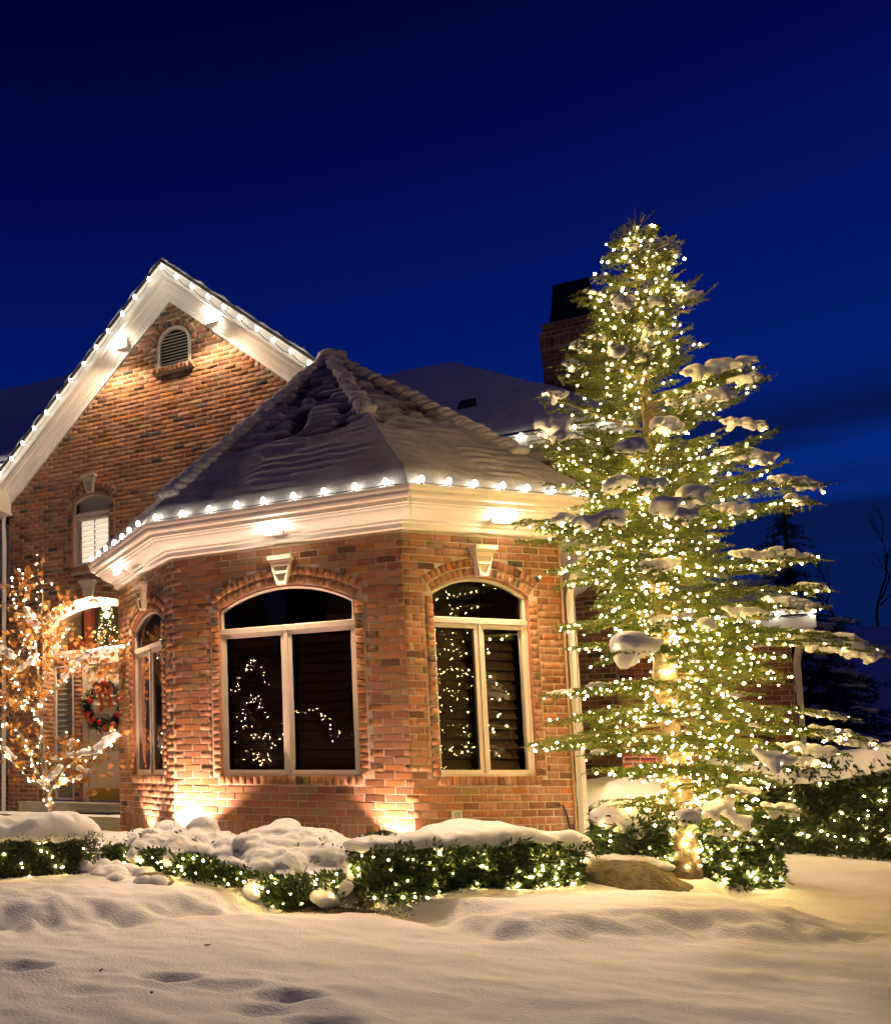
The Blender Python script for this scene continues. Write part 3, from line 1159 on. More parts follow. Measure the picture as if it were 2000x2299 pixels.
def sweep(mb, path, prof, to3d):
    """profile (off, h) swept along a 2D path, offset to the right of travel with mitres"""
    n = len(path)
    nrm = []
    for i in range(n - 1):
        dx, dy = path[i + 1][0] - path[i][0], path[i + 1][1] - path[i][1]
        l = math.hypot(dx, dy)
        nrm.append((dy / l, -dx / l))
    vs = []
    for i in range(n):
        a = nrm[max(i - 1, 0)]
        b = nrm[min(i, n - 2)]
        k = 1 + a[0] * b[0] + a[1] * b[1]
        mx, my = (a[0] + b[0]) / k, (a[1] + b[1]) / k
        for off, h in prof:
            vs.append(to3d(path[i][0] + mx * off, path[i][1] + my * off, h))
    m = len(prof)
    fs = []
    for i in range(n - 1):
        for j in range(m - 1):
            fs.append((i * m + j, i * m + j + 1, (i + 1) * m + j + 1, (i + 1) * m + j))
    fs.append(tuple(range(m)))
    fs.append(tuple((n - 1) * m + j for j in range(m)))
    mb.add(vs, fs)
    return mb


# --- openings
OP_F = Op(0.511, 2.057, 1.216, 3.150, 3.383)
OP_R = Op(WR - 1.556, WR - 0.342, 1.216, 3.186, 3.378)
OP_L = Op(0.331, 1.445, 1.216, 3.155, 3.345)
OP_SW = Op(5.353, 6.100, 4.850, 6.006, 6.150)
OP_V = Op(3.80, 4.42, 8.08, 8.50, 8.81, ring=0.105, jw=0.0, sill=0.09)
OP_E = Op(4.81, 6.71, 0.30, 4.00, 4.262, ring=0.205, jw=0.105, sill=0.0)
BAY_TOP = 3.90

# --- bay walls
walls = MB()
for M, W, op in ((F_, WF, OP_F), (R_, WR, OP_R), (L_, WL, OP_L)):
    wall_sheet(walls, M, 0, W, 0.05, BAY_TOP, (op,))
wall_sheet(walls, frame((HX[1] - .01, 6.0, 0), (0, -1, 0), (1, 0, 0)), 0, 6.0 - HX[1], 0.05, BAY_TOP)
wall_sheet(walls, frame((HX[0], HX[1], 0), (0, 1, 0), (-1, 0, 0)), 0, GY0 - HX[1], 0.05, BAY_TOP)
bay_wall = walls.build('bay_wall', M_MORTAR, house)
for M, W, op in ((F_, WF, OP_F), (R_, WR, OP_R), (L_, WL, OP_L)):
    courses('bay', M, 0.001, W - 0.001, 0.70, 3.86, (op,))
    header_row('bay', M, 0.002, W - 0.002, 0.60, 0.192, 0, 0.0795)     # soldier course
    courses('bay', M, 0.001, W - 0.001, 0.26, 0.50, ())
    arch_ring('bay', M, op, 0.105, 0.200, 0.020, key=0.085)
    arch_ring('bay', M, op, 0.004, 0.098, 0.0, key=0.06)
    jambs('bay', M, op, 0.012)
    header_row('bay', M, op.s0 - .03, op.s1 + .03, op.zb - 0.05, 0.092, 0.022, 0.081)
for M, op in ((F_, OP_F), (R_, OP_R), (L_, OP_L)):
    rv = MB()
    reveal(rv, M, op, -0.11, (.37, .155, .085))
    rv.build('window_reveal', M_BRICK, house)
for M, op in ((F_, OP_F), (R_, OP_R), (L_, OP_L)):
    for sg in (-1, 1):
        c = op.sc + sg * (op.h + 0.098)
        jt = MB()
        jt.box((c - .008, -.02, op.zb - .13), (c + .008, -.002, op.zs + .02), mtx=M)
        jt.build('expansion_joint', M_DARKTREE, house)
build_window(F_, OP_F, 2.890, 'widest arched window with dark shutter slats', n_slat=14, slat=M_SLAT_LIGHTENED)
build_window(R_, OP_R, 2.890, 'arched window reflecting the lit tree', n_slat=14)
build_window(L_, OP_L, 2.870, 'narrow looking arched window on the angled side', n_slat=0)
keystone(F_, OP_F, 3.700, 3.375, 0.232, 0.105)
keystone(R_, OP_R, 3.700, 3.375, 0.232, 0.105)
keystone(L_, OP_L, 3.715, 3.36, 0.232, 0.105)
room_box(F_, .05, WF - .05, .6, 3.85, -.17, -2.2)
room_box(R_, .05, WR - .05, .6, 3.85, -.17, -1.6)
room_box(L_, .05, WL - .05, .6, 3.85, -.17, -1.6)
# picture frame edge seen in the dark room
pf = MB()
pf.box((.62, -.62, 2.95), (.98, -.60, 3.09), mtx=F_)
pf.build('picture_frame', mat('picture_frame', (.30, .24, .08), .7), house)

# --- gable wall
SLOPE = 0.953
GPK = (4.17, 9.258)
gtop = lambda s: GPK[1] + 0.05 - SLOPE * abs(s - GPK[0])
gw = MB()
GOPS = (OP_SW, OP_V, OP_E)
wall_sheet(gw, G_, 1.15, 7.44, 0.2, gtop, GOPS)
reveal(gw, G_, OP_E, -0.39)
gable_wall = gw.build('gable_wall', M_MORTAR, house)
glo = lambda z: max(1.2 if z > 3.9 else 3.95, GPK[0] - (GPK[1] - z) / SLOPE + .02)
ghi = lambda z: min(7.43, GPK[0] + (GPK[1] - z) / SLOPE - .02)
courses('gable', G_, glo, ghi, 0.30, 9.26, GOPS)
arch_ring('gable', G_, OP_SW, 0.105, 0.200, 0.018, key=0.08)
arch_ring('gable', G_, OP_SW, 0.004, 0.098, 0.0, key=0.05)
jambs('gable', G_, OP_SW, 0.01)
header_row('gable', G_, OP_SW.s0 - .03, OP_SW.s1 + .03, OP_SW.zb - .05, .09, 0.02)
arch_ring('gable', G_, OP_V, 0.004, 0.10, 0.018)
header_row('gable', G_, 3.74, 4.48, 8.035, .085, 0.10, .075)
vs = MB()
vs.box((3.74, -.02, 7.99), (4.48, .095, 8.02), mtx=G_)
vs.build('vent_sill', M_MORTAR, house)
arch_ring('gable', G_, OP_E, 0.105, 0.200, 0.015, key=0.1)
arch_ring('gable', G_, OP_E, 0.004, 0.098, 0.0, key=0.07)
jambs('gable', G_, OP_E, 0.01, 0.38)
for op, dd in ((OP_SW, -0.10), (OP_V, -0.06)):
    rv = MB()
    reveal(rv, G_, op, dd, (.40, .165, .09))
    rv.build('window_reveal', M_BRICK, house)
keystone(G_, OP_SW, 6.455, 6.150, 0.235, 0.11)
keystone(G_, OP_E, 4.565, 4.262, 0.26, 0.13)
build_window(G_, OP_SW, 5.775, 'small upper window with closed white shutters', slat=M_GLOWSLAT, n_slat=8, single=True, sd=0.0)
b = MB()
for s0, s1 in ((5.353 + .06, 5.353 + .085), (6.1 - .13, 6.1 - .06), (5.705, 5.73)):
    b.box((s0, -.16, 4.9), (s1, -.112 if s0 > 5.9 else -.125, 5.75), mtx=G_)
b.box((5.353, -.26, 4.85), (6.1, -.25, 6.2), mtx=G_)
b.build('shutter_frame', M_WHITE, house)
# gable vent
vb = MB()
band(vb, G_, outline(OP_V, OP_V.zb, 0.0, 28), outline(OP_V, OP_V.zb, .055, 28), 0.004, -.06, 0.01)
vent = vb.build('gable_vent', M_FRAME, house)
vb = MB()
ngon(vb, G_, outline(OP_V, OP_V.zb, .05, 28), -.075)
vb.build('vent_back', M_DARK, vent)
for k in range(11):
    z = OP_V.zb + .055 + k * .055
    half = OP_V.h - .055
    if z > OP_V.zs:
        q = (OP_V.R - .055) ** 2 - (z - OP_V.zc) ** 2
        if q <= 0.003:
            continue
        half = math.sqrt(q)
    s = MB()
    s.add([G_ @ Vector(p) for p in ((OP_V.sc - half, -.012, z - .024), (OP_V.sc + half, -.012, z - .024), (OP_V.sc + half, -.062, z + .012), (OP_V.sc - half, -.062, z + .012),
                                    (OP_V.sc - half, -.012, z - .012), (OP_V.sc + half, -.012, z - .012), (OP_V.sc + half, -.062, z + .022), (OP_V.sc - half, -.062, z + .022))],
          [(0, 1, 2, 3), (4, 5, 6, 7), (0, 1, 5, 4), (2, 3, 7, 6), (0, 3, 7, 4), (1, 2, 6, 5)])
    s.build('louver_slat', M_FRAME, vent)

# --- cornice of the bay
OCT = [(HX[0], 3.74), (HX[0], HX[1]), (-WF, 0), (0, 0), (WR * R2, WR * R2), (HX[1] - .006, 5.95)]
to_xy = lambda x, y, h: (x, y, h)
prof = [(-.02, 3.850), (.035, 3.850), (.052, 3.858), (.055, 3.905), (.066, 3.912), (.080, 3.916), (.086, 3.940), (.100, 3.946), (.110, 3.952),
        (.150, 3.962), (.190, 3.985), (.222, 4.015), (.236, 4.040), (.250, 4.044), (.262, 4.046), (.266, 4.062), (.30, 4.064), (.302, 4.108), (-.02, 4.11)]
sweep(MB(), OCT, prof, to_xy).build('cornice', M_TRIM, house)
gprof = [(.28, 4.112), (.335, 4.105), (.360, 4.112), (.372, 4.135), (.376, 4.165), (.390, 4.190), (.398, 4.222), (.388, 4.226), (.375, 4.20), (.30, 4.195)]
sweep(MB(), OCT, gprof, to_xy).build('gutter', M_GUTTER, house)

# --- turret roof (pyramid) with its snow
APEX = Vector((-1.3227, 2.739, 7.13))
EAVE_R = 0.375
octp = []
for i in range(len(OCT)):
    pass


def oct_off(off):
    n = len(OCT)
    out = []
    for i in range(1, n - 1):
        a, b, c = OCT[i - 1], OCT[i], OCT[i + 1]
        n1 = Vector((b[1] - a[1], -(b[0] - a[0]), 0)).normalized()
        n2 = Vector((c[1] - b[1], -(c[0] - b[0]), 0)).normalized()
        m = (n1 + n2) / (1 + n1.dot(n2))
        out.append(Vector((b[0], b[1], 0)) + m * off)
    return out


ro = oct_off(0.34)
ro = [Vector((ro[0].x, 5.2, 0))] + ro + [Vector((ro[-1].x, 5.2, 0))]
rb = MB()
for a, b_ in zip(ro[:-1], ro[1:]):
    rb.add([(a.x, a.y, 4.215), (b_.x, b_.y, 4.215), APEX - Vector((0, 0, .02))], [(0, 1, 2)])
turret_roof = rb.build('roof', M_SHINGLE, house)


def roof_h(P, along):
    """snow relief over the courses of the turret roof: rows of small lumps above, smooth below"""
    z = P[:, 2]
    w3 = np.stack([along, z, np.zeros_like(z)], 1)
    up = smooth01((z - 5.22 - 0.22 * vnoise(w3 * np.array([1.2, .4, 1]), 3)) / 0.16)
    face_f = smooth01((0.30 - P[:, 0]) / 0.5) * .8 + .2
    course = ((z + 0.012 * vnoise(w3 * np.array([3, 1, 1]), 8)) / 0.118) % 1
    step = np.where(course < .25, smooth01(course / .25), 1 - .85 * (course - .25) / .75)
    knob = smooth01(vnoise(w3 * np.array([5.5, 8.5, 1]), 40) * .9 + .55)
    h = 0.080 + 0.018 * fbm(w3 * 1.1, 2, 41)
    h = h - up * face_f * (0.092 - 0.112 * step * (.14 + .86 * knob))
    h = h + (1 - up * face_f) * (-.014 + 0.022 * step * smooth01(vnoise(w3 * np.array([2.2, 5, 1]), 6) * 1.3 + .35) + 0.007 * fbm(w3 * np.array([5, 8, 1]), 3, 44))
    return h


snow_tone = []
snow_parts = []
for a, b_ in zip(ro[:-1], ro[1:]):
    A, B = Vector((a.x, a.y, 4.235)), Vector((b_.x, b_.y, 4.235))
    nu, nt = 130, 190
    u = np.linspace(0, 1, nu)[None, :, None]
    t = np.linspace(0, 1, nt)[:, None, None]
    t = t ** 1.0
    base = np.array(A) * (1 - u) + np.array(B) * u
    P = base * (1 - t) + np.array(APEX) * t
    P = P.reshape(-1, 3)
    nrm = (B - A).cross(APEX - A).normalized()
    if nrm.z < 0:
        nrm = -nrm
    h = roof_h(P, (P - np.array(A)) @ np.array((B - A).normalized()))
    tt = np.repeat(np.linspace(0, 1, nt), nu)
    uu = np.tile(np.linspace(0, 1, nu), nt)
    ew = smooth01(np.minimum(uu, 1 - uu) * (1 - tt) * (B - A).length / .14)
    h = .088 * (1 - ew) + h * ew
    h0 = h.copy()
    roll = np.sqrt(np.clip(tt / 0.035, 0, 1))
    h = h * roll + (1 - roll) * 0.0
    thin = smooth01((h0 + .012 * fbm(P * 9, 2, 91) + .004) / .075)[:, None]
    dust = smooth01(fbm(P * np.array([2.3, 2.3, 3.5]), 3, 92) * .8 + .55)[:, None]
    snow_tone.append(np.array((.085, .068, .066)) * (1 - thin) + np.array((.58, .525, .515)) * thin * (.78 + .22 * dust))
    P = P + np.array((0, 0, 1.35)) * h[:, None]
    idx = np.arange(nu * nt).reshape(nt, nu)
    snow_parts.append((P, np.stack([idx[:-1, :-1], idx[:-1, 1:], idx[1:, 1:], idx[1:, :-1]], -1).reshape(-1, 4)))
off = 0
VV, FF = [], []
for P, Fq in snow_parts:
    VV.append(P)
    FF.append(Fq + off)
    off += len(P)
me = np_mesh('roof_snow', np.concatenate(VV), np.concatenate(FF), np.concatenate(snow_tone))
rsnow = link('roof_snow', me, M_ROOFSNOW, turret_roof, True)
# caps of snow over the hip shingles
hips = MB()
cs, rs = [], []
for k, (corner, t0) in enumerate(((ro[2], .10), (ro[3], .44), (ro[4], .22), (ro[1], .3))):
    A = Vector((corner.x, corner.y, 4.27))
    Lh = (APEX - A).length
    n = int(Lh * (1 - t0) / 0.135)
    dirv = (APEX - A).normalized()
    for i in range(n):
        t = t0 + (1 - t0) * i / n
        p = A.lerp(APEX, t) + Vector((0, 0, .075 + rr(-.012, .012)))
        for q in range(2):
            cs.append((p + dirv * 0.05 * q + Vector((rr(-.02, .02), rr(-.02, .02), 0.012 * (1 - q)))))
            s = rr(.085, .115) * (0.75 + 0.35 * (1 - t))
            rs.append((s * 1.15, s * 1.15, s * .62))
cs.append(APEX + Vector((0, 0, .06)))
rs.append((.17, .17, .10))
cs.append(APEX + Vector((.12, 0, .02)))
rs.append((.14, .14, .09))
hip_key = None
V, Fq = sphere_soup([tuple(c) for c in cs], rs, ICO2)
V = V + (fbm(V * 11, 2, 77) * 0.010)[:, None]
M_HIPSNOW = mat('hip_snow', (0.60, 0.55, 0.54), 0.8, var=0.15, vscale=8, bump=0.6, bscale=50, bdist=.012)
hs = link('hip_snow', np_mesh('hip_snow', V, Fq), M_HIPSNOW, turret_roof, True)
hs['kind'] = 'stuff'

# --- gable rake boards, roof and its snow
zl = lambda x: GPK[1] - SLOPE * abs(x + GPK[0])
RP_ = [(-7.78, zl(-7.78)), (-GPK[0], GPK[1]), (-0.9, zl(-0.9))]
to_g = lambda x, z, d: (x, GY0 - d, z)
rprof = [(0, -.02), (0, .035), (-.05, .040), (-.062, .052), (-.085, .055), (-.092, .075), (-.125, .095), (-.165, .140), (-.195, .185), (-.225, .200), (-.232, .225),
         (-.250, .228), (-.252, .270), (-.262, .305), (-.378, .305), (-.388, .330), (-.400, .345), (-.403, -.02)]
sweep(MB(), RP_, rprof, to_g).build('rake_trim', M_TRIM, house)
g_roof = sweep(MB(), RP_, [(-.404, .372), (-.442, .375), (-.442, -7.0), (-.404, -7.0), (-.404, .372)], to_g).build('roof', M_SHINGLE, house)
snv = MB()
n = 90
prow = []
for i in range(n + 1):
    x = -7.9 + (7.0) * i / n
    prow.append(x)
P = []
for x in prow:
    zz = zl(x) + .442 * math.sqrt(1 + SLOPE ** 2)
    row = []
    for d, hgt in ((.368, -.01), (.375, .012), (.34, .05), (.2, .065), (-.5, .07), (-3, .07), (-7, .07)):
        hh = hgt + (0.025 * math.sin(x * 23) * math.sin(x * 7.1 + 1) + 0.012 * math.sin(x * 61)) * (1 if d > 0.3 else 0.5)
        row.append((x, GY0 - d, zz + max(hh, -.01)))
    P.append(row)
me = grid_mesh('roof_snow', np.array(P))
link('roof_snow', me, M_SNOW, g_roof, True)
er = MB()
er.box((-7.75, 3.30, 6.02), (-7.40, GY0 - .003, 6.40))
er.box((-7.78, 3.27, 5.97), (-7.37, GY0 - .003, 6.018))
er.build('eave_return', M_TRIM, house)


def downspout(pts, w=0.05, name='downspout', m=M_GUTTER):
    b = MB()
    b.tube(pts, [w] * len(pts), 4)
    return b.build(name, m, house)


downspout([(-7.50, 3.66, 5.95), (-7.50, 3.66, 5.70), (-7.50, 3.68, 5.4), (-7.50, 3.68, .45)], .05)
downspout([(1.62, 1.62, 4.10), (1.62, 1.62, 3.62), (1.53, 1.53, 3.42), (1.49, 1.50, 3.2), (1.485, 1.50, .45)], .050)
b = MB()
b.tube([(1.415, 1.385, 3.84), (1.415, 1.385, .5)], .014, 8)
b.build('copper_strip', M_COPPER, house)

# --- entry porch: recess, door, sidelight, fanlight
bk = MB()
pr_ = Op(4.81, 6.71, .70, 4.0, 4.262)
b = MB()
b.box((4.70, -.02, .2), (6.12 - .0, -.002, .70), mtx=BACK)
b.box((6.12, -.02, .2), (6.30, -.002, 3.158), mtx=BACK)
b.box((4.70, -.02, 3.16), (6.715, -.004, 3.36), mtx=BACK)
b.build('porch_wall', M_MORTAR, house)
courses('porch', BACK, 6.125, 6.295, .72, 3.2)
courses('porch', BACK, 6.305, 6.705, 3.16, 3.36)
jl = frame((-6.71, 4.15, 0), (0, -1, 0), (1, 0, 0))
courses('porch', jl, 0.0, 0.385, .70, 4.0)
# floor slab and steps
st = MB()
st.box((-7.0, 3.40, .2), (-4.2, 4.16, .715))
st.box((-7.2, 2.55, .2), (-4.07, 3.398, .545))
st.build('front_step', M_CONC, house)
st = MB()
P = []
for x in np.linspace(-7.2, -4.1, 40):
    P.append([(x, y, .547 + .018 * max(0, 1 - abs(y - 2.95) / .5) + .004 * math.sin(x * 20 + y * 9)) for y in np.linspace(2.53, 3.38, 8)])
link('step_snow', grid_mesh('step_snow', np.array(P)), M_SNOW, house, True)
# door
dm = MB()
dm.box((5.05, -.06, .735), (5.99, -.015, 3.14), mtx=BACK)
door = dm.build('front_door', M_DOOR, house)
door['label'] = 'cream panelled front door behind the wreath'
for z0, z1 in ((2.52, 3.03), (1.92, 2.44), (.98, 1.48)):
    for s0, s1 in ((5.13, 5.48), (5.56, 5.91)) if False else ((5.15, 5.89),):
        q = MB()
        band(q, BACK, rect(s0, s1, z0, z1), rect(s0, s1, z0, z1, .035), -.013, -.03, -.002)
        band(q, BACK, rect(s0, s1, z0, z1, .035), rect(s0, s1, z0, z1, .06), -.002, -.03, -.014)
        q.build('door_panel', M_DOOR, door)
kp = MB()
kp.box((5.07, -.014, .75), (5.97, -.004, .95), mtx=BACK)
kp.build('kick_plate', M_BRASS, door)
dfr = MB()
band(dfr, BACK, rect(4.93, 6.115, .72, 3.24), rect(5.045, 5.995, .72 - .1, 3.145), 0.02, -.06)
dfr.build('door_frame', M_FRAME, house)
# sidelight
sm = MB()
band(sm, BACK, rect(6.305, 6.705, .74, 3.15), rect(6.305, 6.705, .74, 3.15, .035), 0.0, -.06)
sidelight = sm.build('sidelight_window', M_FRAME, house)
q = MB()
ngon(q, BACK, rect(6.34, 6.67, .775, 3.115), -.03)
q.build('pane', M_GLASS, sidelight)
for k in range(24):
    z = .80 + k * .096
    s = MB()
    s.add([BACK @ Vector(p) for p in ((6.34, -.07, z), (6.67, -.07, z), (6.67, -.10, z + .09), (6.34, -.10, z + .09))], [(0, 1, 2, 3)])
    s.build('shutter_slat', M_LOUVER, sidelight)
# fanlight
fo = Op(4.83, 6.70, 3.36, 3.985, 4.245)
fm = MB()
band(fm, BACK, outline(fo, 3.36, 0), outline(fo, 3.36, .06), 0.0, -.06)
fan = fm.build('fanlight_window', M_FRAME, house)
q = MB()
ngon(q, BACK, outline(fo, 3.36, .058), -.035)
q.build('pane', M_GLASS, fan)
room_box(BACK, 4.6, 6.9, 3.2, 4.6, -.12, -2.5)
rb = MB()
rb.box((6.48, -1.2, 3.25), (6.62, -1.0, 4.5), mtx=BACK)
rb.box((6.40, -1.25, 3.25), (6.85, -.8, 3.70), mtx=BACK)
rb.build('indoor_newel', mat('mahogany', (.14, .035, .02), .4), house)

# --- left wing (mostly out of frame)
lw = MB()
wall_sheet(lw, LEFT, 7.42, 13, .2, 7.2)
left_wall = lw.build('left_wall', M_MORTAR, house)


class OpRect:
    def __init__(self, s0, s1, zb, zt):
        self.q = (s0, s1, zb, zt)

    def blocked(self, z0, z1):
        s0, s1, zb, zt = self.q
        return (s0 - .02, s1 + .02) if z0 < zt and z1 > zb else None


LW1, LW2 = OpRect(7.98, 9.2, 4.75, 6.15), OpRect(7.98, 9.2, 1.2, 2.95)
courses('far', LEFT, 7.5, 9.6, .6, 7.1, (LW1, LW2))
for o_ in (LW1, LW2):
    s0, s1, z0, z1 = o_.q
    q = MB()
    band(q, LEFT, rect(s0, s1, z0, z1), rect(s0, s1, z0, z1, .07), .03, -.02)
    lwin = q.build('shuttered_window', M_FRAME, house)
    k = z0 + .08
    while k < z1 - .12:
        s = MB()
        s.add([LEFT @ Vector(p) for p in ((s0 + .07, .024, k), (s1 - .07, .024, k), (s1 - .07, .002, k + .098), (s0 + .07, .002, k + .098))], [(0, 1, 2, 3)])
        s.build('louver_slat', M_LOUVER, lwin)
        k += .105


def snow_roof(name, corners, thick, ripple, n=(60, 70), m=M_SNOW, amp=0.012):
    """quad or triangle roof plane: corners eave a, eave b, ridge b, ridge a; relief follows the courses"""
    a, b_, c, d = [np.array(q, float) for q in corners]
    u = np.linspace(0, 1, n[0])[None, :, None]
    t = np.linspace(0, 1, n[1])[:, None, None]
    P = (a * (1 - u) + b_ * u) * (1 - t) + (d * (1 - u) + c * u) * t
    sh = P.shape
    Q = P.reshape(-1, 3)
    z = Q[:, 2]
    st_ = 1 - np.abs(((z + .03 * vnoise(Q * 1.2, 2)) / .115) % 1 - .5) * 2
    h = thick + .02 * fbm(Q * 1.0, 2, 4) + amp * st_ * (0.5 + 0.5 * vnoise(Q * np.array([2.2, 2.2, 3]), 5)) * ripple + .008 * fbm(Q * 5, 2, 6)
    tt = np.repeat(np.linspace(0, 1, n[1]), n[0])
    h = h * np.sqrt(np.clip(tt / .03, 0, 1))
    Q = Q + np.array((0, 0, 1.0)) * h[:, None]
    return grid_mesh(name, Q.reshape(sh))


lr = MB()
lr.add([(-14, 4.2, 7.22), (-5, 4.2, 7.22), (-5, 7.1, 10.05), (-14, 7.1, 10.05)], [(0, 1, 2, 3)])
lroof = lr.build('roof', M_SHINGLE, house)
link('roof_snow', snow_roof('roof_snow', ((-14, 4.2, 7.25), (-5.2, 4.2, 7.25), (-5.2, 7.1, 10.06), (-14, 7.1, 10.06)), .08, 1, (120, 60)), M_SNOW, lroof, True)
lf = MB()
lf.box((-14, 4.22, 6.98), (-7.0, 4.30, 7.20))
lf.box((-14, 4.30, 6.98), (-7.0, 4.75, 7.02))
lf.build('fascia', M_TRIM, house)

# --- main body behind, upper storey, hip roof
mw = MB()
wall_sheet(mw, MAIN, -1.95, 1.3, .2, 6.3)
mside = frame((1.95, 6.0, 0), (0, 1, 0), (1, 0, 0))
wall_sheet(mw, mside, 0, 4, .2, 6.3)
main_wall = mw.build('main_wall', M_MORTAR, house)
courses('main', MAIN, -1.945, -1.40, .8, 6.2)
courses('main', MAIN, -1.40, 0.9, 4.6, 6.2)
mr = MB()
EZ, RZ = 6.50, 8.93
c1, c2, r1, r2 = (-6, 5.55, EZ), (2.40, 5.55, EZ), (-.32, 8.25, RZ), (-6, 8.25, RZ)
c3 = (2.40, 10.95, EZ)
mr.add([c1, c2, r1, r2], [(0, 1, 2, 3)])
mr.add([c2, c3, r1], [(0, 1, 2)])
mroof = mr.build('roof', M_SHINGLE, house)
up = lambda q, dz: (q[0], q[1], q[2] + dz)
link('roof_snow', snow_roof('roof_snow', (up(c1, .03), up(c2, .03), up(r1, .01), up(r2, .01)), .07, 1.2, (130, 90)), M_SNOW, mroof, True)
link('roof_snow', snow_roof('roof_snow', (up(c2, .03), up(c3, .03), up(r1, .01), up(r1, .01)), .07, 1.2, (60, 60)), M_SNOW, mroof, True)
mf = MB()
mf.box((-2, 5.56, 6.27), (2.38, 5.64, 6.49))
mf.box((-2, 5.642, 6.27), (2.38, 5.998, 6.31))
mf.box((-2, 5.93, 6.12), (1.97, 5.996, 6.268))
mf.build('fascia', M_TRIM, house)
rv_ = MB()
rv_.add([(-.08, 6.40, 7.30), (.24, 6.40, 7.30), (.20, 6.66, 7.60), (-.04, 6.66, 7.60), (-.06, 6.38, 7.40), (.22, 6.38, 7.40), (.20, 6.62, 7.60), (-.04, 6.62, 7.60)],
        [(0, 1, 5, 4), (4, 5, 6, 7), (0, 4, 7, 3), (1, 2, 6, 5)])
rv_.build('roof_vent', M_BLACK, house)
# chimney
ch = MB()
CHX0, CHX1, CHY0, CHY1 = 1.16, 2.30, 8.6, 9.5
ch.box((CHX0, CHY0, 7.0), (CHX1, CHY1, 9.0))
ch.box((CHX0 - .03, CHY0 - .03, 9.0), (CHX1 + .03, CHY1 + .03, 9.32))
ch.box((CHX0 + .02, CHY0 + .02, 9.32), (CHX1 - .02, CHY1 - .02, 9.50))
chim = ch.build('chimney', M_MORTAR, house)
CH = frame((0, CHY0, 0), (-1, 0, 0), (0, -1, 0))
CH2 = frame((0, CHY0 - .03, 0), (-1, 0, 0), (0, -1, 0))
CH3 = frame((0, CHY0 + .02, 0), (-1, 0, 0), (0, -1, 0))
courses('far', CH, -CHX1, -CHX0, 7.6, 8.98)
header_row('far', CH2, -CHX1 - .03, -CHX0 + .03, 9.11, .19, 0, .08)
header_row('far', CH2, -CHX1 - .03, -CHX0 + .03, 9.26, .07, 0, .1)
courses('far', CH3, -CHX1 + .02, -CHX0 - .02, 9.33, 9.49)
cp = MB()
x0, x1, y0, y1 = CHX0 + .14, CHX1 - .12, CHY0 + .12, CHY1 - .12
cp.box((x0, y0, 9.50), (x1, y1, 9.62))
cp.add([(x0 + .015, y0 + .015, 9.62), (x1 - .015, y0 + .015, 9.62), (x1 - .015, y1 - .015, 9.62), (x0 + .015, y1 - .015, 9.62),
        (x0 + .10, y0 + .08, 10.24), (x1 - .22, y0 + .08, 10.24), (x1 - .22, y1 - .08, 10.24), (x0 + .10, y1 - .08, 10.24)],
       [(0, 1, 5, 4), (1, 2, 6, 5), (2, 3, 7, 6), (3, 0, 4, 7), (4, 5, 6, 7)])
cp.box((x0 + .08, y0 + .06, 10.24), (x1 - .20, y1 - .06, 10.28))
cp.build('chimney_cap', M_BLACK, chim)

# --- garage wing behind the tree
gr = MB()
wall_sheet(gr, GAR, -4.08, -1.90, .2, 3.3)
gar_wall = gr.build('garage_wall', M_MORTAR, house)
wall_sheet2 = MB()
wall_sheet(wall_sheet2, frame((4.08, 6.6, 0), (0, 1, 0), (1, 0, 0)), 0, 5, .2, 3.3)
wall_sheet2.build('garage_side_wall', M_MORTAR, house)
courses('main', GAR, -4.07, -1.96, .66, 3.2)
g1, g2, g3, g4 = (1.96, 6.12, 3.42), (4.32, 6.12, 3.42), (3.1, 8.1, 4.24), (1.96, 8.1, 4.24)
gg = MB()
gg.add([g1, g2, g3, g4], [(0, 1, 2, 3)])
gg.add([g2, (4.32, 11, 3.42), g3], [(0, 1, 2)])
groof = gg.build('roof', M_SHINGLE, house)
link('roof_snow', snow_roof('roof_snow', (up(g1, .02), up(g2, .02), g3, g4), .17, .4, (60, 40)), M_SNOW, groof, True)
link('roof_snow', snow_roof('roof_snow', (up(g2, .02), (4.32, 11, 3.44), g3, g3), .17, .4, (30, 30)), M_SNOW, groof, True)
gf = MB()
gf.box((1.96, 6.13, 3.24), (4.31, 6.20, 3.41))
gf.box((1.96, 6.20, 3.22), (4.28, 6.598, 3.25))
gf.box((1.96, 6.52, 3.05), (4.10, 6.598, 3.218))
gf.build('fascia', M_TRIM, house)
downspout([(4.16, 6.22, 3.24), (4.16, 6.5, 3.0), (4.12, 6.53, 2.8), (4.12, 6.53, .5)], .05)

# --- electrical outlet and cable on the bay
ob = MB()
s0 = WR - .556
ob.box((s0, .012, .770), (s0 + .12, .035, .860), mtx=R_)
outlet = ob.build('outlet_cover', mat('outlet', (.62, .57, .47), .5), house)
o2 = MB()
for k in (.022, .068):
    o2.box((s0 + k, .035, .785), (s0 + k + .03, .042, .845), mtx=R_)
o2.build('outlet_flap', mat('outlet_flap', (.40, .36, .30), .5), outlet)
cb = MB()
cb.tube([R_ @ Vector(p) for p in ((WR - 1.757, .01, .905), (WR - 1.80, .05, .90), (WR - 1.845, .05, .80), (WR - 1.875, .05, .66), (WR - 1.88, .06, .45))], .009, 6)
cb.build('cable', M_BLACK, house)

# --- icicle at the corner of the gutter
ic = MB()
ic.tube([(.165, -.385, 4.10), (.165, -.385, 4.02), (.167, -.385, 3.93), (.165, -.385, 3.86)], [.010, .008, .005, .001], 6)
ic.build('icicle', mat('ice', (.75, .78, .8), .15), house)

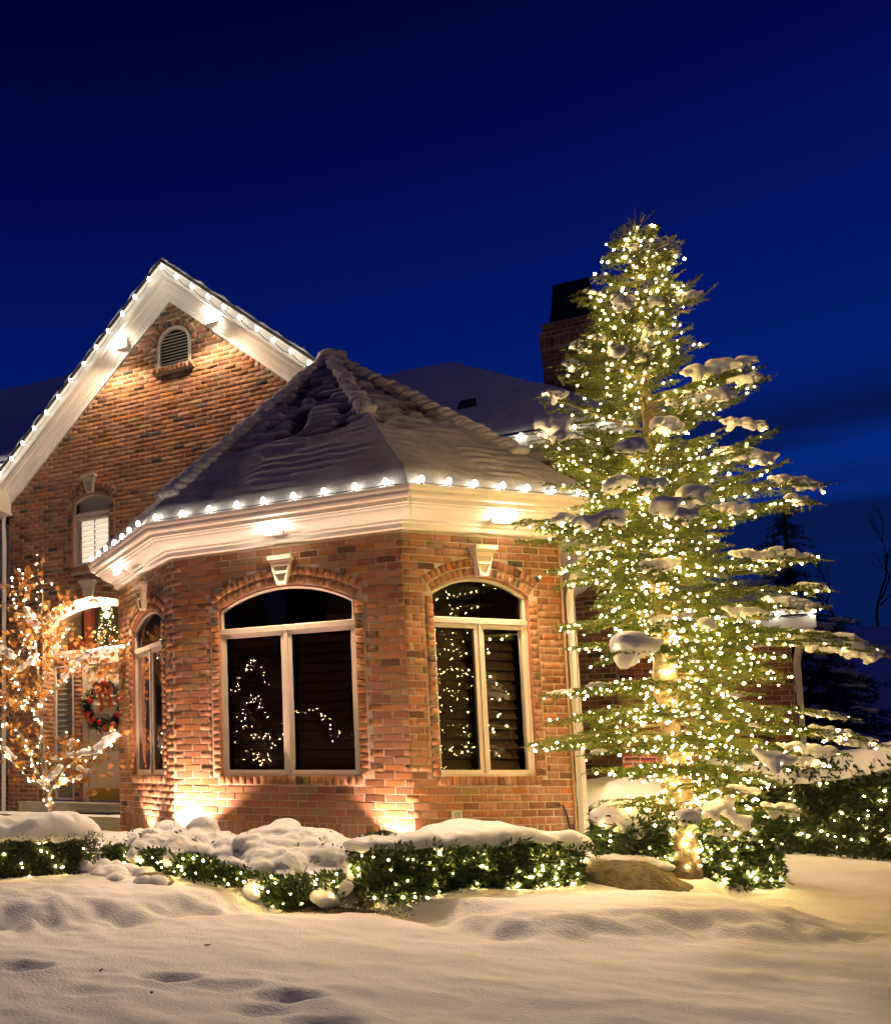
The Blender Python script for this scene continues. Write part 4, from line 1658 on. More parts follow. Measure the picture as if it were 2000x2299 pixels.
# ------------------------------------------------------------------ lay the bricks: 300 largest as objects, the rest as one part
CAMV = Vector(cam.location)
cand = []
for m in BRICKS['bay']:
    p = m.translation
    n = (m.to_3x3() @ Vector((0, 1, 0))).normalized()
    v = CAMV - p
    size = m.to_3x3().col[0].length * m.to_3x3().col[2].length
    cand.append((max(0, n.dot(v.normalized())) * size / v.length_squared * (1 if p.z > .45 else .2), m))
cand.sort(key=lambda q: -q[0])
_bi = random.Random(3)
for sc_, m in cand[:300]:
    inst('brick', _bi.choice(TEMPL_ME), bay_wall, m)
rest = [m for _, m in cand[300:]] + BRICKS['gable'] + BRICKS['main'] + BRICKS['porch'] + BRICKS['far']
rm = np.array([np.array(m) for m in rest])
VS, FS, TS = [], [], []
o_ = 0
for i in range(len(rest)):
    v, f = TEMPL[_bi.randrange(len(TEMPL))]
    v = np.c_[np.array(v), np.ones(len(v))]
    VS.append((rm[i] @ v.T).T[:, :3])
    FS.append(np.array([q for q in f if len(q) == 4]) + o_)
    TS.append(np.tile(tone(_bi), (len(v), 1)))
    o_ += len(v)
me = np_mesh('brickwork', np.concatenate(VS), np.concatenate(FS), np.concatenate(TS))
bw = link('brickwork', me, M_BRICK, house)
bw['kind'] = 'stuff'

# ------------------------------------------------------------------ lamps of the house
def lamp(name, kind, loc, power, color, parent=None, target=None, size=0.05, angle=150, blend=0.6):
    d = bpy.data.lights.new(name, kind)
    d.energy = power
    d.color = color
    d.shadow_soft_size = size
    if kind == 'SPOT':
        d.spot_size = math.radians(angle)
        d.spot_blend = blend
    o = bpy.data.objects.new(name, d)
    COL.objects.link(o)
    org = ORIG[parent] if parent is not None else Vector((0, 0, 0))
    if parent is not None:
        o.parent = parent
    o.location = Vector(loc) - org
    if target is not None:
        o.rotation_euler = (Vector(target) - Vector(loc)).to_track_quat('-Z', 'Y').to_euler()
    return o


FLOOD_P = 255.0


def flood(M, s, z, d, power, ld=.30, lz=-.075, tilt=.85, k=1.0):
    """flood lamp set in the cornice: a bare glowing block proud of the moulding"""
    b = MB()
    b.box((s - .10 * k, d - .12, z - .07 * k), (s + .10 * k, d - .030, z + .07 * k), mtx=M)
    f = b.build('floodlight', M_TRIM, house)
    l = MB()
    l.box((s - .092 * k, d - .029, z - .064 * k), (s + .092 * k, d + .012, z + .064 * k), mtx=M)
    l.build('lens', M_FLOOD, f)
    p = M @ Vector((s, ld, z + lz))
    lamp('floodlight_lamp', 'SPOT', p, power, LAMP_WARM, f, p + M.to_3x3() @ Vector((0, tilt, -1)), 0.06, 150, 0.55)


flood(F_, 1.32, 4.000, 0.235, FLOOD_P)
flood(R_, WR - 1.08, 4.000, 0.235, FLOOD_P)
flood(L_, 1.36, 4.000, 0.235, FLOOD_P)
flood(G_, 5.05, 8.67, 0.20, FLOOD_P * .42, .42, -.20, .1, 1.25)
flood(G_, 3.35, 8.70, 0.20, FLOOD_P * .42, .42, -.20, .1, 1.25)

# porch ceiling light
pl = MB()
pl.tube([(-5.78, 3.95, 4.255), (-5.78, 3.95, 4.19)], .09, 16)
plo = pl.build('porch_light', M_TRIM, house)
pl = MB()
pl.tube([(-5.78, 3.95, 4.188), (-5.78, 3.95, 4.165)], .075, 16)
pl.build('lens', M_FLOOD, plo)
lamp('porch_lamp', 'POINT', (-5.78, 3.92, 4.06), 210, (1.0, 0.74, 0.50), plo, None, 0.06)


def uplight(loc, target, power, color, label, name='uplight', angle=100, group='garden uplights', tint=M_BLACK, size=0.06):
    loc = Vector(loc)
    t = thing(name, (loc.x, loc.y, gz(loc.x, loc.y)), label, 'garden light', group)
    d = (Vector(target) - loc).normalized()
    b = MB()
    b.tube([loc - d * .12, loc - d * .10, loc - d * .02, loc - d * .018, loc], [.035, .045, .048, .06, .06], 14)
    b.build('housing', tint, t)
    b = MB()
    b.tube([loc + d * .001, loc + d * .004], .052, 14)
    b.build('lens', M_FLOOD, t)
    b = MB()
    b.tube([loc - d * .10, (loc.x, loc.y, gz(loc.x, loc.y) - .03)], .012, 6)
    b.build('stake', M_BLACK, t)
    lamp('uplight_lamp', 'SPOT', loc + d * .02, power, color, t, target, size * .6, angle, 0.45)
    return t


UPC = (1.0, 0.60, 0.44)
uplight((-2.46, -.24, .50), (-2.44, -.06, 1.1), 330, UPC, 'black garden uplight flaring on the bay corner nearest the door', angle=115)
uplight((-.15, -.22, .46), (-.12, -.03, 1.2), 120, UPC, 'black garden uplight behind the gap between the snowy shrub and clipped hedge', angle=95)
uplight((-3.32, .40, .42), (-3.20, .56, 1.2), 110, UPC, 'black garden uplight at the foot of the angled wall beside the steps', angle=95)
uplight((2.35, 6.25, .70), (2.35, 6.58, 1.6), 60, (1.0, .42, .34), 'black garden uplight behind the spruce washing the garage wall pink', angle=110)
uplight((1.67, .62, .50), (1.50, 1.6, 1.5), 9, (1.0, .74, .48), 'clay coloured garden spotlight between the hedges beside the boulder', 'spotlight', 90, None, M_TERRA, 0.05)

# ------------------------------------------------------------------ strings of big bulbs along the eaves
C9V, C9F = sphere_soup([(0, 0, .034)], [(.027, .027, .040)], ICO2)
C9_ME = np_mesh('bulb', C9V, C9F)
C9_ME.materials.append(M_C9)
C9_ME.polygons.foreach_set('use_smooth', [True] * len(C9_ME.polygons))


def c9_string(pts, label, group='bulb strings along the eaves', up=(0, 0, 1), sag=0.03, jit=0.25, scale=1.0):
    pts = [Vector(p) for p in pts]
    t = thing('string_lights', pts[len(pts) // 2], label, 'string lights', group)
    w = MB()
    wp = []
    for a, b_ in zip(pts[:-1], pts[1:]):
        for k in range(4):
            q = a.lerp(b_, k / 4)
            q.z -= sag * math.sin(math.pi * k / 4)
            wp.append(q)
    wp.append(pts[-1])
    w.tube(wp, .005, 4)
    w.build('wire', M_WIRE, t)
    for p in pts:
        d = (Vector(up) + Vector((rr(-jit, jit), rr(-jit, jit), 0))).normalized()
        m = Matrix.Translation(p) @ d.to_track_quat('Z', 'Y').to_matrix().to_4x4() @ Matrix.Scale(scale, 4)
        o = inst('bulb', C9_ME, t, m)
        s = MB()
        s.tube([p - d * .022, p + d * .004], [.011, .013], 8)
        s.build('socket', M_WIRE, o if False else t)
    return t


def along(a, b_, step, first=0.5):
    a, b_ = Vector(a), Vector(b_)
    L = (b_ - a).length
    n = int((L - first * step) / step) + 1
    return [a.lerp(b_, (first + k) * step / L) for k in range(n) if (first + k) * step < L]


oe = oct_off(0.385)
pts = []
for a, b_ in zip([Vector((oe[0].x, 2.6, 0))] + oe, oe + [Vector((oe[-1].x, 2.3, 0))]):
    pts += along((a.x, a.y, 4.245), (b_.x, b_.y, 4.245), .325, .45)
c9_string(pts, 'string of big white bulbs along the gutter of the turret bay', up=(0, -.05, 1), sag=.005)
ry = GY0 - .475
rl = lambda x: (x, ry + .03, zl(x) + (.255 if x < -4.17 else .285) * math.sqrt(1 + SLOPE ** 2) + .04)
xs = np.arange(-7.85, -4.2, .25)
c9_string([rl(x) for x in xs], 'string of white bulbs up the left rake of the gable', up=(0, -.6, .4), sag=.05, scale=1.05)
xs = np.arange(-4.10, -1.3, .262)
c9_string([rl(x) for x in xs], 'string of white bulbs down the right rake of the gable', up=(0, -.6, .4), sag=.05, scale=1.05)
c9_string([(x, 5.53, 6.475) for x in (.25, .56, .91, 1.27, 1.62, 1.98, 2.3)], 'string of white bulbs under the upper roof beside the chimney', up=(0, -.5, -.3), sag=.04, scale=.95)
c9_string([(x, 4.17, 7.22) for x in (-8.3, -8.0, -7.72)], 'short string of white bulbs at the eave left of the gable', up=(0, -.5, -.2), scale=.9)
c9_string([(x, 6.10, 3.42) for x in np.arange(2.2, 4.33, .34)], 'string of white bulbs along the low garage eave behind the spruce', up=(0, -.4, .5), scale=1.0)

# ------------------------------------------------------------------ little bulbs
LEDV, LEDF = ICO1[0] * .0095, ICO1[1]
LED_ME = np_mesh('bulb', LEDV, LEDF)
LED_ME.materials.append(M_LED)
LEDM_ME = np_mesh('bulb', LEDV * .88, LEDF)
LEDM_ME.materials.append(M_LEDM)


def led_string(name, label, cat, group, P, wire_pts, me_=None, m=None, nmax=300):
    """P: bulb positions; the nearest ones are objects, what is past the limit is one part"""
    me_ = me_ or LED_ME
    m = m or M_LED
    P = np.asarray(P)
    org = P.mean(0)
    t = thing(name, tuple(org), label, cat, group)
    d = np.linalg.norm(P - np.array(CAMV), axis=1)
    idx = np.argsort(d)
    for i in idx[:nmax]:
        inst('bulb', me_, t, Matrix.Translation(P[i]) @ Matrix.Scale(random.choice((.6, .7, .8, .95, 1.25)) * rr(.9, 1.1), 4))
    if len(idx) > nmax:
        V, F = sphere_soup(P[idx[nmax:]], RNG.choice([.006, .007, .008, .0095, .0125], len(idx) - nmax), ICO1)
        o = link('bulb', np_mesh('bulb', V, F), m, t)
        o['kind'] = 'stuff'
    if wire_pts:
        w = MB()
        for line in wire_pts:
            w.tube(line, .0035, 4, cap=False)
        w.build('wire', M_WIRE, t)
    return t


# ------------------------------------------------------------------ the spruce
RPROF = [(6.55,0.15,0.12),(6.26,0.25,0.31),(5.99,0.46,0.46),(5.73,0.52,0.55),(5.47,0.58,0.38),(5.21,0.66,0.47),(4.9,0.76,0.46),(4.64,0.9,0.73),(4.43,1.01,0.5),(4.18,0.97,0.65),(3.92,0.98,1.04),(3.63,1.1,1.3),(3.42,0.99,1.5),(3.21,0.9,0.98),(3.01,0.87,1.25),(2.8,0.87,1.27),(2.6,0.84,0.85),(2.4,0.81,1.44),(2.28,0.86,1.5),(2.03,0.93,1.04),(1.79,0.83,1.38),(1.59,0.82,1.5),(1.4,0.79,1.5),(1.2,0.73,1.05),(1.0,0.62,0.9)]
RPZ = np.array(RPROF)[::-1]
TRZ0 = gz(TRUNK.x, TRUNK.y)
tree = thing('spruce_tree', (TRUNK.x, TRUNK.y, TRZ0), 'tall snow laden spruce wrapped all over in tiny warm lights', 'tree')
tk = MB()
tz = [TRZ0 - .1, TRZ0 + .1, .7, 1.2, 2, 3, 4, 5, 6, 6.45]
trr = [.155, .135, .122, .112, .100, .080, .058, .036, .015, .006]
tw = [TRUNK + Vector((.02 * math.sin(z * 2.1), .02 * math.cos(z * 1.7), z)) for z in tz]
tk.tube(tw, trr, 14)
tk.build('trunk', M_BARK, tree, True)


def trunk_at(z):
    return TRUNK + Vector((.02 * math.sin(z * 2.1), .02 * math.cos(z * 1.7), z))


_st = random.Random(17)
BR = []
for (x, y, z, w, h) in CL:
    out = Vector((x - TRUNK.x, y - TRUNK.y, 0))
    side = VIEWR if VIEWR.dot(out) > 0 else -VIEWR
    e = Vector((x, y, z - h * .22)) + side * (w * .62) + out.normalized() * (w * .28)
    e.z -= 0.03 if z < 4.6 else -.03
    BR.append(e)
for k in range(300):
    if k < 225:
        z = 6.38 - (6.38 - 2.3) * ((k + _st.random()) / 225) ** 0.95
        if k % 9 in (2, 6) and z < 5.4:
            continue
    else:
        z = 2.3 - (2.3 - .95) * (k - 225 + _st.random()) / 75
    if z < 5.2:
        z = round(z / .25) * .25 + _st.gauss(0, .04)
    a = _st.uniform(0, 2 * math.pi)
    rlz, rrz = np.interp(z, RPZ[:, 0], RPZ[:, 1]), np.interp(z, RPZ[:, 0], RPZ[:, 2])
    ca, sa = math.cos(a), math.sin(a)
    rad = (rrz if ca > 0 else rlz) * abs(ca) ** 2 + (rlz + rrz) / 2 * sa ** 2
    rad *= _st.uniform(.36, .94) if z < 5 else _st.uniform(.5, .88)
    if sa < 0 and z < 4.2:
        rad *= 1 + .45 * -sa
    d = VIEWR * ca + Vector((VIEWR.y, -VIEWR.x, 0)) * sa
    BR.append(TRUNK + d * rad + Vector((0, 0, z)))
LED_P, LED_W = [], []
GREENS = np.array([(.095, .145, .010), (.074, .120, .010), (.118, .155, .010), (.058, .100, .012), (.132, .148, .012)])


def needles_mesh(segs, dens, length, width, flat=0.75, tone_set=GREENS, rng=RNG, rusty=0.0):
    """segs: (n,6) twig pieces; thin triangles set round them"""
    segs = np.asarray(segs)
    a, b_ = segs[:, :3], segs[:, 3:]
    L = np.linalg.norm(b_ - a, axis=1)
    cnt = np.maximum(1, (L * dens).astype(int))
    idx = np.repeat(np.arange(len(segs)), cnt)
    n = len(idx)
    t = rng.random(n)[:, None]
    p = a[idx] * (1 - t) + b_[idx] * t
    d = (b_ - a)[idx] / np.maximum(L[idx], 1e-6)[:, None]
    lat = np.cross(d, np.array([0, 0, 1.0]))
    lat /= np.maximum(np.linalg.norm(lat, axis=1), 1e-6)[:, None]
    upv = np.cross(lat, d)
    th = rng.normal(0, flat, n) + np.where(rng.random(n) < .5, 0, np.pi)
    rad = lat * np.cos(th)[:, None] + upv * np.sin(th)[:, None]
    nd = d * rng.uniform(.35, .9, n)[:, None] + rad
    nd /= np.linalg.norm(nd, axis=1)[:, None]
    ln = length * rng.uniform(.7, 1.2, n)[:, None]
    wv = np.cross(nd, rng.normal(size=(n, 3)))
    wv /= np.maximum(np.linalg.norm(wv, axis=1), 1e-6)[:, None]
    wv *= width * .5
    V = np.stack([p - wv, p + wv, p + nd * ln], 1).reshape(-1, 3)
    F = np.arange(n * 3).reshape(-1, 3)
    col = tone_set[rng.integers(0, len(tone_set), len(segs))][idx] * rng.uniform(.8, 1.2, n)[:, None]
    if rusty > 0:
        m = (rng.random(len(segs)) < rusty)[idx]
        col[m] = np.array([.30, .12, .03])
    return np_mesh('needles', V, F, np.repeat(col, 3, 0))


for bi, e in enumerate(BR):
    r = Vector((e.x - TRUNK.x, e.y - TRUNK.y, 0))
    Lb = r.length
    zb = e.z + (0.10 * Lb if e.z < 2.5 else (-0.05 * Lb if e.z < 4 else -0.35 * Lb)) + _st.uniform(-.05, .05)
    zb = min(zb, 6.38)
    s0 = trunk_at(zb)
    mid = s0.lerp(e, .5) + Vector((_st.uniform(-.05, .05), _st.uniform(-.05, .05), (.05 if e.z < 4 else -.02) * Lb))
    pl_ = []
    for k in range(8):
        t = k / 7
        pl_.append(s0 * (1 - t) ** 2 + mid * 2 * t * (1 - t) + e * t * t)
    b = MB()
    r0 = min(.022, .006 + .011 * Lb)
    b.tube(pl_, [r0 * (1 - .8 * k / 7) for k in range(8)], 5, cap=False)
    segs = []
    tips = []
    k0 = 1 if Lb > .6 else 0
    for k in range(k0, 7):
        segs.append((*pl_[k], *pl_[k + 1]))
    n_tw = max(6, int(Lb / .05))
    for k in range(n_tw):
        t = .10 + .88 * (k + _st.random() * .6) / n_tw
        i = min(6, int(t * 7))
        f = t * 7 - i
        p = pl_[i].lerp(pl_[i + 1], f)
        d = (pl_[i + 1] - pl_[i]).normalized()
        lat = d.cross(Vector((0, 0, 1))).normalized()
        sg = 1 if k % 2 else -1
        lt = (.09 + .30 * (1 - t) * min(1, Lb + .2)) * _st.uniform(.7, 1.15) + .03
        td = (d * _st.uniform(.55, .9) + lat * sg * _st.uniform(.55, .85) + Vector((0, 0, _st.uniform(-.22, .10)))).normalized()
        q = p + td * lt
        q.z -= .06 * lt
        m_ = p.lerp(q, .5) + Vector((0, 0, .02 * lt))
        segs.append((*p, *m_))
        segs.append((*m_, *q))
        b.tube([p, q], [.004, .0015], 3, cap=False)
        tips.append(q)
        if lt > .16:
            for h_ in (.4, .7):
                for s2_ in (-1, 1):
                    sd_ = (td * .7 + td.cross(Vector((0, 0, 1))) * s2_ * .6 + Vector((0, 0, _st.uniform(-.15, .1)))).normalized()
                    pp = p.lerp(q, h_)
                    qq = pp + sd_ * lt * .38 * _st.uniform(.7, 1.1)
                    segs.append((*pp, *qq))
                    if _st.random() < .3:
                        tips.append(qq)
    br = b.build('branch', M_TWIG, tree)
    low = e.z < 2.2
    nm = needles_mesh(segs, 260 if not low else 190, .025, .0085, flat=1.1, rusty=.012 if low else .002)
    nd = link('needles', nm, M_NEEDLE, br)
    nd['kind'] = 'stuff'
    # lights strung along the branch and out to some of the twig tips
    nl = max(2, int(Lb / .13)) + (1 if e.z < 3.8 else 0)
    for k in range(nl):
        t = .12 + .88 * (k + _st.random()) / nl
        i = min(6, int(t * 7))
        p = pl_[i].lerp(pl_[i + 1], t * 7 - i)
        LED_P.append(p + Vector((_st.uniform(-.05, .05), _st.uniform(-.05, .05), _st.uniform(-.055, .03))))
    for q in _st.sample(tips, min(len(tips), 2 if e.z < 4.2 else 1)):
        LED_P.append(q + Vector((_st.uniform(-.02, .02), _st.uniform(-.02, .02), _st.uniform(-.03, .02))))
# leader shoots at the very top
b = MB()
segs = []
for d, l in (((0, 0, 1), .22), ((.35, -.1, 1), .16), ((-.4, -.2, .9), .15), ((.9, -.2, .8), .20), ((-.8, .2, .7), .16), ((.5, -.6, .6), .14), ((-.2, -.8, .6), .12)):
    d = Vector(d).normalized()
    p = trunk_at(6.36)
    b.tube([p, p + d * l], [.006, .003], 4)
    segs.append((*p, *(p + d * l)))
top = b.build('branch', M_TWIG, tree)
nd = link('needles', needles_mesh(segs, 420, .022, .0045, flat=1.6), M_NEEDLE, top)
nd['kind'] = 'stuff'
for key in CLUMP_KEYS:
    lump_obj(key, 'snow_clump', tree)
# trunk wraps
wire = []
for k in range(420):
    z = TRZ0 + .08 + k / 420 * 4.4
    a = k * .33
    rad = np.interp(z, tz, trr) + .008
    wire.append(trunk_at(z) + Vector((math.cos(a) * rad, math.sin(a) * rad, 0)))
for k in range(150):
    z = TRZ0 + .08 + _st.random() ** 1.15 * 3.2
    a = _st.uniform(math.pi * .95, math.pi * 2.15)
    rad = np.interp(z, tz, trr) + .016
    LED_P.append(trunk_at(z) + Vector((math.cos(a) * rad, math.sin(a) * rad, 0)))
LED_P = [p for p in LED_P if (p - CAMV).length > 2]
led_string('string_lights', 'warm white mini lights strung through the whole spruce', 'string lights', None, [p[:] for p in LED_P], [wire])

# ------------------------------------------------------------------ hedges
LEAF_GREEN = np.array([(.045, .095, .018), (.035, .075, .016), (.060, .115, .022), (.030, .060, .018), (.075, .12, .02)])
LEAF_DARK = np.array([(.028, .058, .015), (.036, .070, .015), (.045, .080, .016), (.030, .050, .016), (.05, .06, .018)])


def leaves_mesh(P, Nrm, length, width, tones, rng=RNG, curl=.25):
    """blade leaves: 6 points, folded along the rib and bent"""
    n = len(P)
    d = Nrm * .8 + rng.normal(size=(n, 3)) * .75 + np.array([0, 0, .25])
    d /= np.linalg.norm(d, axis=1)[:, None]
    w = np.cross(d, rng.normal(size=(n, 3)))
    w /= np.maximum(np.linalg.norm(w, axis=1), 1e-6)[:, None]
    u = np.cross(w, d)
    L = length * rng.uniform(.65, 1.2, n)[:, None]
    W = width * rng.uniform(.7, 1.2, n)[:, None]
    p0 = P
    m1 = P + d * L * .5 - u * L * curl * .05
    tip = P + d * L - u * L * curl * .45
    l1 = m1 - w * W * .5 + u * W * .14
    r1 = m1 + w * W * .5 + u * W * .14
    V = np.stack([p0, l1, m1, r1, tip], 1).reshape(-1, 3)
    o = (np.arange(n) * 5)[:, None]
    F = np.concatenate([o + np.array([0, 2, 1]), o + np.array([0, 3, 2]), o + np.array([1, 2, 4]), o + np.array([2, 3, 4])], 0)
    col = tones[rng.integers(0, len(tones), n)] * rng.uniform(.75, 1.25, n)[:, None]
    return np_mesh('foliage', V, F, np.repeat(col, 5, 0))


def hedge(key, name, label, cat, group, n, leaf, tones, nb, blabel, front_only=False, under=0.0, bulb_rng=(.12, .9)):
    org, u, L, W, H = HEDGES[key]
    u = Vector((*u, 0)).normalized()
    v = Vector((-u.y, u.x, 0))
    org = Vector(org)
    t = thing(name, tuple(org), label, cat, group)
    rng = np.random.default_rng(abs(hash(label)) % 1000 if False else len(label) * 7 + n % 13)

    def sample(m, front=False, zr=(0.02, 1.0)):
        a = rng.uniform(-1, 1, m)
        b_ = rng.uniform(-1, 1, m)
        z = rng.uniform(zr[0], zr[1], m)
        face = rng.random(m)
        if front:
            b_[:] = -1
            ends = face < .16
            a[ends] = np.where(rng.random(ends.sum()) < .5, -1, 1)
            b_[ends] = rng.uniform(-1, 1, ends.sum())
        else:
            fr = face < .50
            b_[fr] = -1
            bk = (face >= .5) & (face < .58)
            b_[bk] = 1
            en = (face >= .58) & (face < .78)
            a[en] = np.where(rng.random(en.sum()) < .5, -1, 1)
            z[face >= .78] = 1
        nx, ny, nz = np.zeros(m), np.zeros(m), np.zeros(m)
        nx = np.sign(a) * (np.abs(a) > .999)
        ny = np.sign(b_) * (np.abs(b_) > .999)
        nz = (z > .999) * 1.0
        # rounded corners and bulges
        rd = np.minimum(1, ((np.abs(a) ** 4 + np.abs(b_) ** 4 + (np.clip(z, .5, 1) * 2 - 1) ** 6)) ** -.18)
        dep = 1 - np.abs(rng.normal(0, .055, m)) + rng.normal(0, .02, m)
        A, B, Z = a * rd * dep, b_ * rd * dep, z * (0.55 + .45 * dep)
        P = np.array(org)[None] + np.outer(A * L / 2, u) + np.outer(B * W / 2, v)
        P[:, 2] = org.z + Z * H
        bul = fbm(P * 3.2, 2, 3)
        N = np.outer(nx, u) + np.outer(ny, v)
        N[:, 2] = nz
        P = P + N * bul[:, None] * .05
        under_ = (1 - z) * under
        P[:, :2] += (-np.outer(ny, v) * (under_ * W * .4)[:, None])[:, :2]
        return P, N
    P, N = sample(n)
    ne = int(L * (260 if leaf[0] > .04 else 500))
    aa = rng.uniform(-1, 1, ne)
    Pe = np.array(org)[None] + np.outer(aa * L / 2, u) + np.outer(-(W / 2 + rng.uniform(-.02, .10, ne)), v)
    Pe[:, 2] = org.z + H * rng.uniform(.78, 1.0, ne) + .05 * np.clip(fbm(np.stack([aa * L * 5, aa * 0, aa * 0], 1), 2, 3), -.6, 1)
    Ne = np.outer(np.ones(ne), -np.array(v)) + np.array([0, 0, .5])
    P, N = np.concatenate([P, Pe]), np.concatenate([N, Ne])
    link('foliage', leaves_mesh(P, N, leaf[0], leaf[1], tones, rng), M_LEAF, t)['kind'] = 'stuff'
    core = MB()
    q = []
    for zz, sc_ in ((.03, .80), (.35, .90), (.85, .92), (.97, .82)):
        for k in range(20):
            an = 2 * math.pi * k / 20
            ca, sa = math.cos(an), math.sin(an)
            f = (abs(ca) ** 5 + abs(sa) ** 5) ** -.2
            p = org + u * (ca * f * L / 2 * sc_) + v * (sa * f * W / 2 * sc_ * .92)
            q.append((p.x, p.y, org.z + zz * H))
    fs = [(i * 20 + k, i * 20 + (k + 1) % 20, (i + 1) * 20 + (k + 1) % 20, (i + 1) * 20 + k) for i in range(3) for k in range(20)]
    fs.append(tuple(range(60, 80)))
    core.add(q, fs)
    core.build('light_block_core', M_BLOCKCORE, t)  # solid dark core added to block light through the hedge
    # a few bare stems poking through
    sm_ = MB()
    Ps, Ns = sample(60, True, (.1, .9))
    for p, nn in zip(Ps, Ns):
        p = Vector(p)
        d = (Vector(nn) * .5 + Vector((rr(-.6, .6), rr(-.6, .6), rr(.1, .8)))).normalized()
        sm_.tube([p - d * .10, p, p + d * .05], [.004, .003, .0015], 3, cap=False)
    st_ = sm_.build('stems', M_TWIG, t)
    st_['kind'] = 'stuff'
    if key in CAPS:
        lump_obj(CAPS[key], 'snow_cap', t)
    if nb:
        Pb, Nb = sample(nb, True, bulb_rng)
        Pb = Pb + Nb * .03
        wires = []
        led_string('string_lights', blabel, 'string lights', 'mini light strings on the hedges', Pb, wires)
    return t


hedge('box', 'boxwood_hedge', 'clipped dark hedge under a thick snow slab in front of the steps', 'hedge', None, 30000, (.026, .014), LEAF_DARK, 46,
      'sparse mini lights on the clipped hedge in front of the steps', bulb_rng=(.1, .95))
hedge('laurel', 'laurel_hedge', 'long glossy leaved hedge with a flat snow cap before the right bay window', 'hedge', None, 6500, (.075, .027), LEAF_GREEN, 80,
      'mini lights on the glossy hedge below the right bay window')
hedge('rhodo', 'rhododendron_bush', 'rounded glossy bush around the foot of the spruce trunk', 'bush', None, 5200, (.085, .028), LEAF_GREEN, 75,
      'mini lights on the bush at the foot of the spruce')
hedge('yew', 'yew_hedge', 'low dark shrub under smooth snow between bay and spruce', 'bush', None, 5200, (.024, .010), LEAF_DARK, 40,
      'mini lights on the low shrub between bay and spruce')
hedge('far', 'holly_hedge', 'tall dark hedge with heaped snow beyond the spruce at the garage', 'hedge', None, 8500, (.085, .032), LEAF_DARK, 105,
      'mini lights on the dark hedge beyond the spruce')
hedge('edge', 'laurel_shrub', 'leafy shrub cut off by the picture edge below the siding window', 'bush', None, 1500, (.08, .03), LEAF_GREEN, 14,
      'few mini lights on the shrub at the far left')

# the snowed-in shrub in front of the bay
sh = thing('drooping_shrub', (-1.5, -1.5, gz(-1.5, -1.5)), 'low leafy shrub bowed under lumpy heaps of snow in front of the bay', 'bush')
lump_obj(CAPS['shrub'], 'snow_cap', sh)
rng = np.random.default_rng(8)
n = 6800
t = rng.random(n)
px = -2.98 + t * 2.71
py = np.interp(t, [0, .4, .61, .83, 1], [-1.2, -1.72, -2.05, -2.12, -2.0]) + np.abs(rng.normal(0, .15, n)) - .09
top_ = np.interp(t, [0, .3, .56, .64, .83, 1], [.42, .46, .42, .36, .33, .38])
g = ground_z(px, py)
pz = g + .02 + (top_ - g) * rng.random(n) ** .8
Ps = np.stack([px, py, pz], 1)
Ns = np.tile(np.array([-.2, -.9, .3]), (n, 1))
link('foliage', leaves_mesh(Ps, Ns, .062, .026, LEAF_GREEN, rng), M_LEAF, sh)['kind'] = 'stuff'
cb = MB()
for k in range(26):
    x = -2.5 + k * .085
    y0 = float(np.interp((x + 2.62) / 2.35, [0, .3, .55, .8, 1], [-1.35, -1.72, -2.05, -2.12, -2.0]))
    cb.tube([(x, y0 + .5, gz(x, y0 + .5)), (x + rr(-.1, .1), y0 + .3, .30), (x + rr(-.15, .15), y0 + .05, rr(.25, .45))], [.010, .007, .003], 5)
cb.build('stems', M_TWIG, sh)['kind'] = 'stuff'
sm_me = CAPS['shrub']
sm_me = _pending[sm_me][4]
nv_ = len(sm_me.vertices)
co_ = np.empty(nv_ * 3)
sm_me.vertices.foreach_get('co', co_)
co_ = co_.reshape(-1, 3) + np.array(ORIG[sh])
pick = rng.choice(np.where(co_[:, 2] > .42)[0], 46, replace=False)
Psn = np.repeat(co_[pick], 5, 0) + rng.normal(0, .018, (len(pick) * 5, 3))
link('foliage', leaves_mesh(Psn, np.tile(np.array([0, -.5, .6]), (len(Psn), 1)), .050, .020, LEAF_GREEN, rng), M_LEAF, sh)['kind'] = 'stuff'
tw_ = MB()
for q in co_[rng.choice(np.where(co_[:, 2] > .40)[0], 40, replace=False)]:
    d_ = Vector((rr(-.7, .7), rr(-.7, .2), rr(.4, 1))).normalized()
    tw_.tube([Vector(q) - d_ * .05, Vector(q) + d_ * rr(.03, .08)], [.004, .0015], 4)
tw_.build('stems', M_TWIG, sh)['kind'] = 'stuff'
sel = rng.choice(n, 58, replace=False)
Pb = Ps[sel] + np.array([0, -.11, .02])
led_string('string_lights', 'mini lights glinting under the snow heaped shrub', 'string lights', 'mini light strings on the hedges', Pb, None)

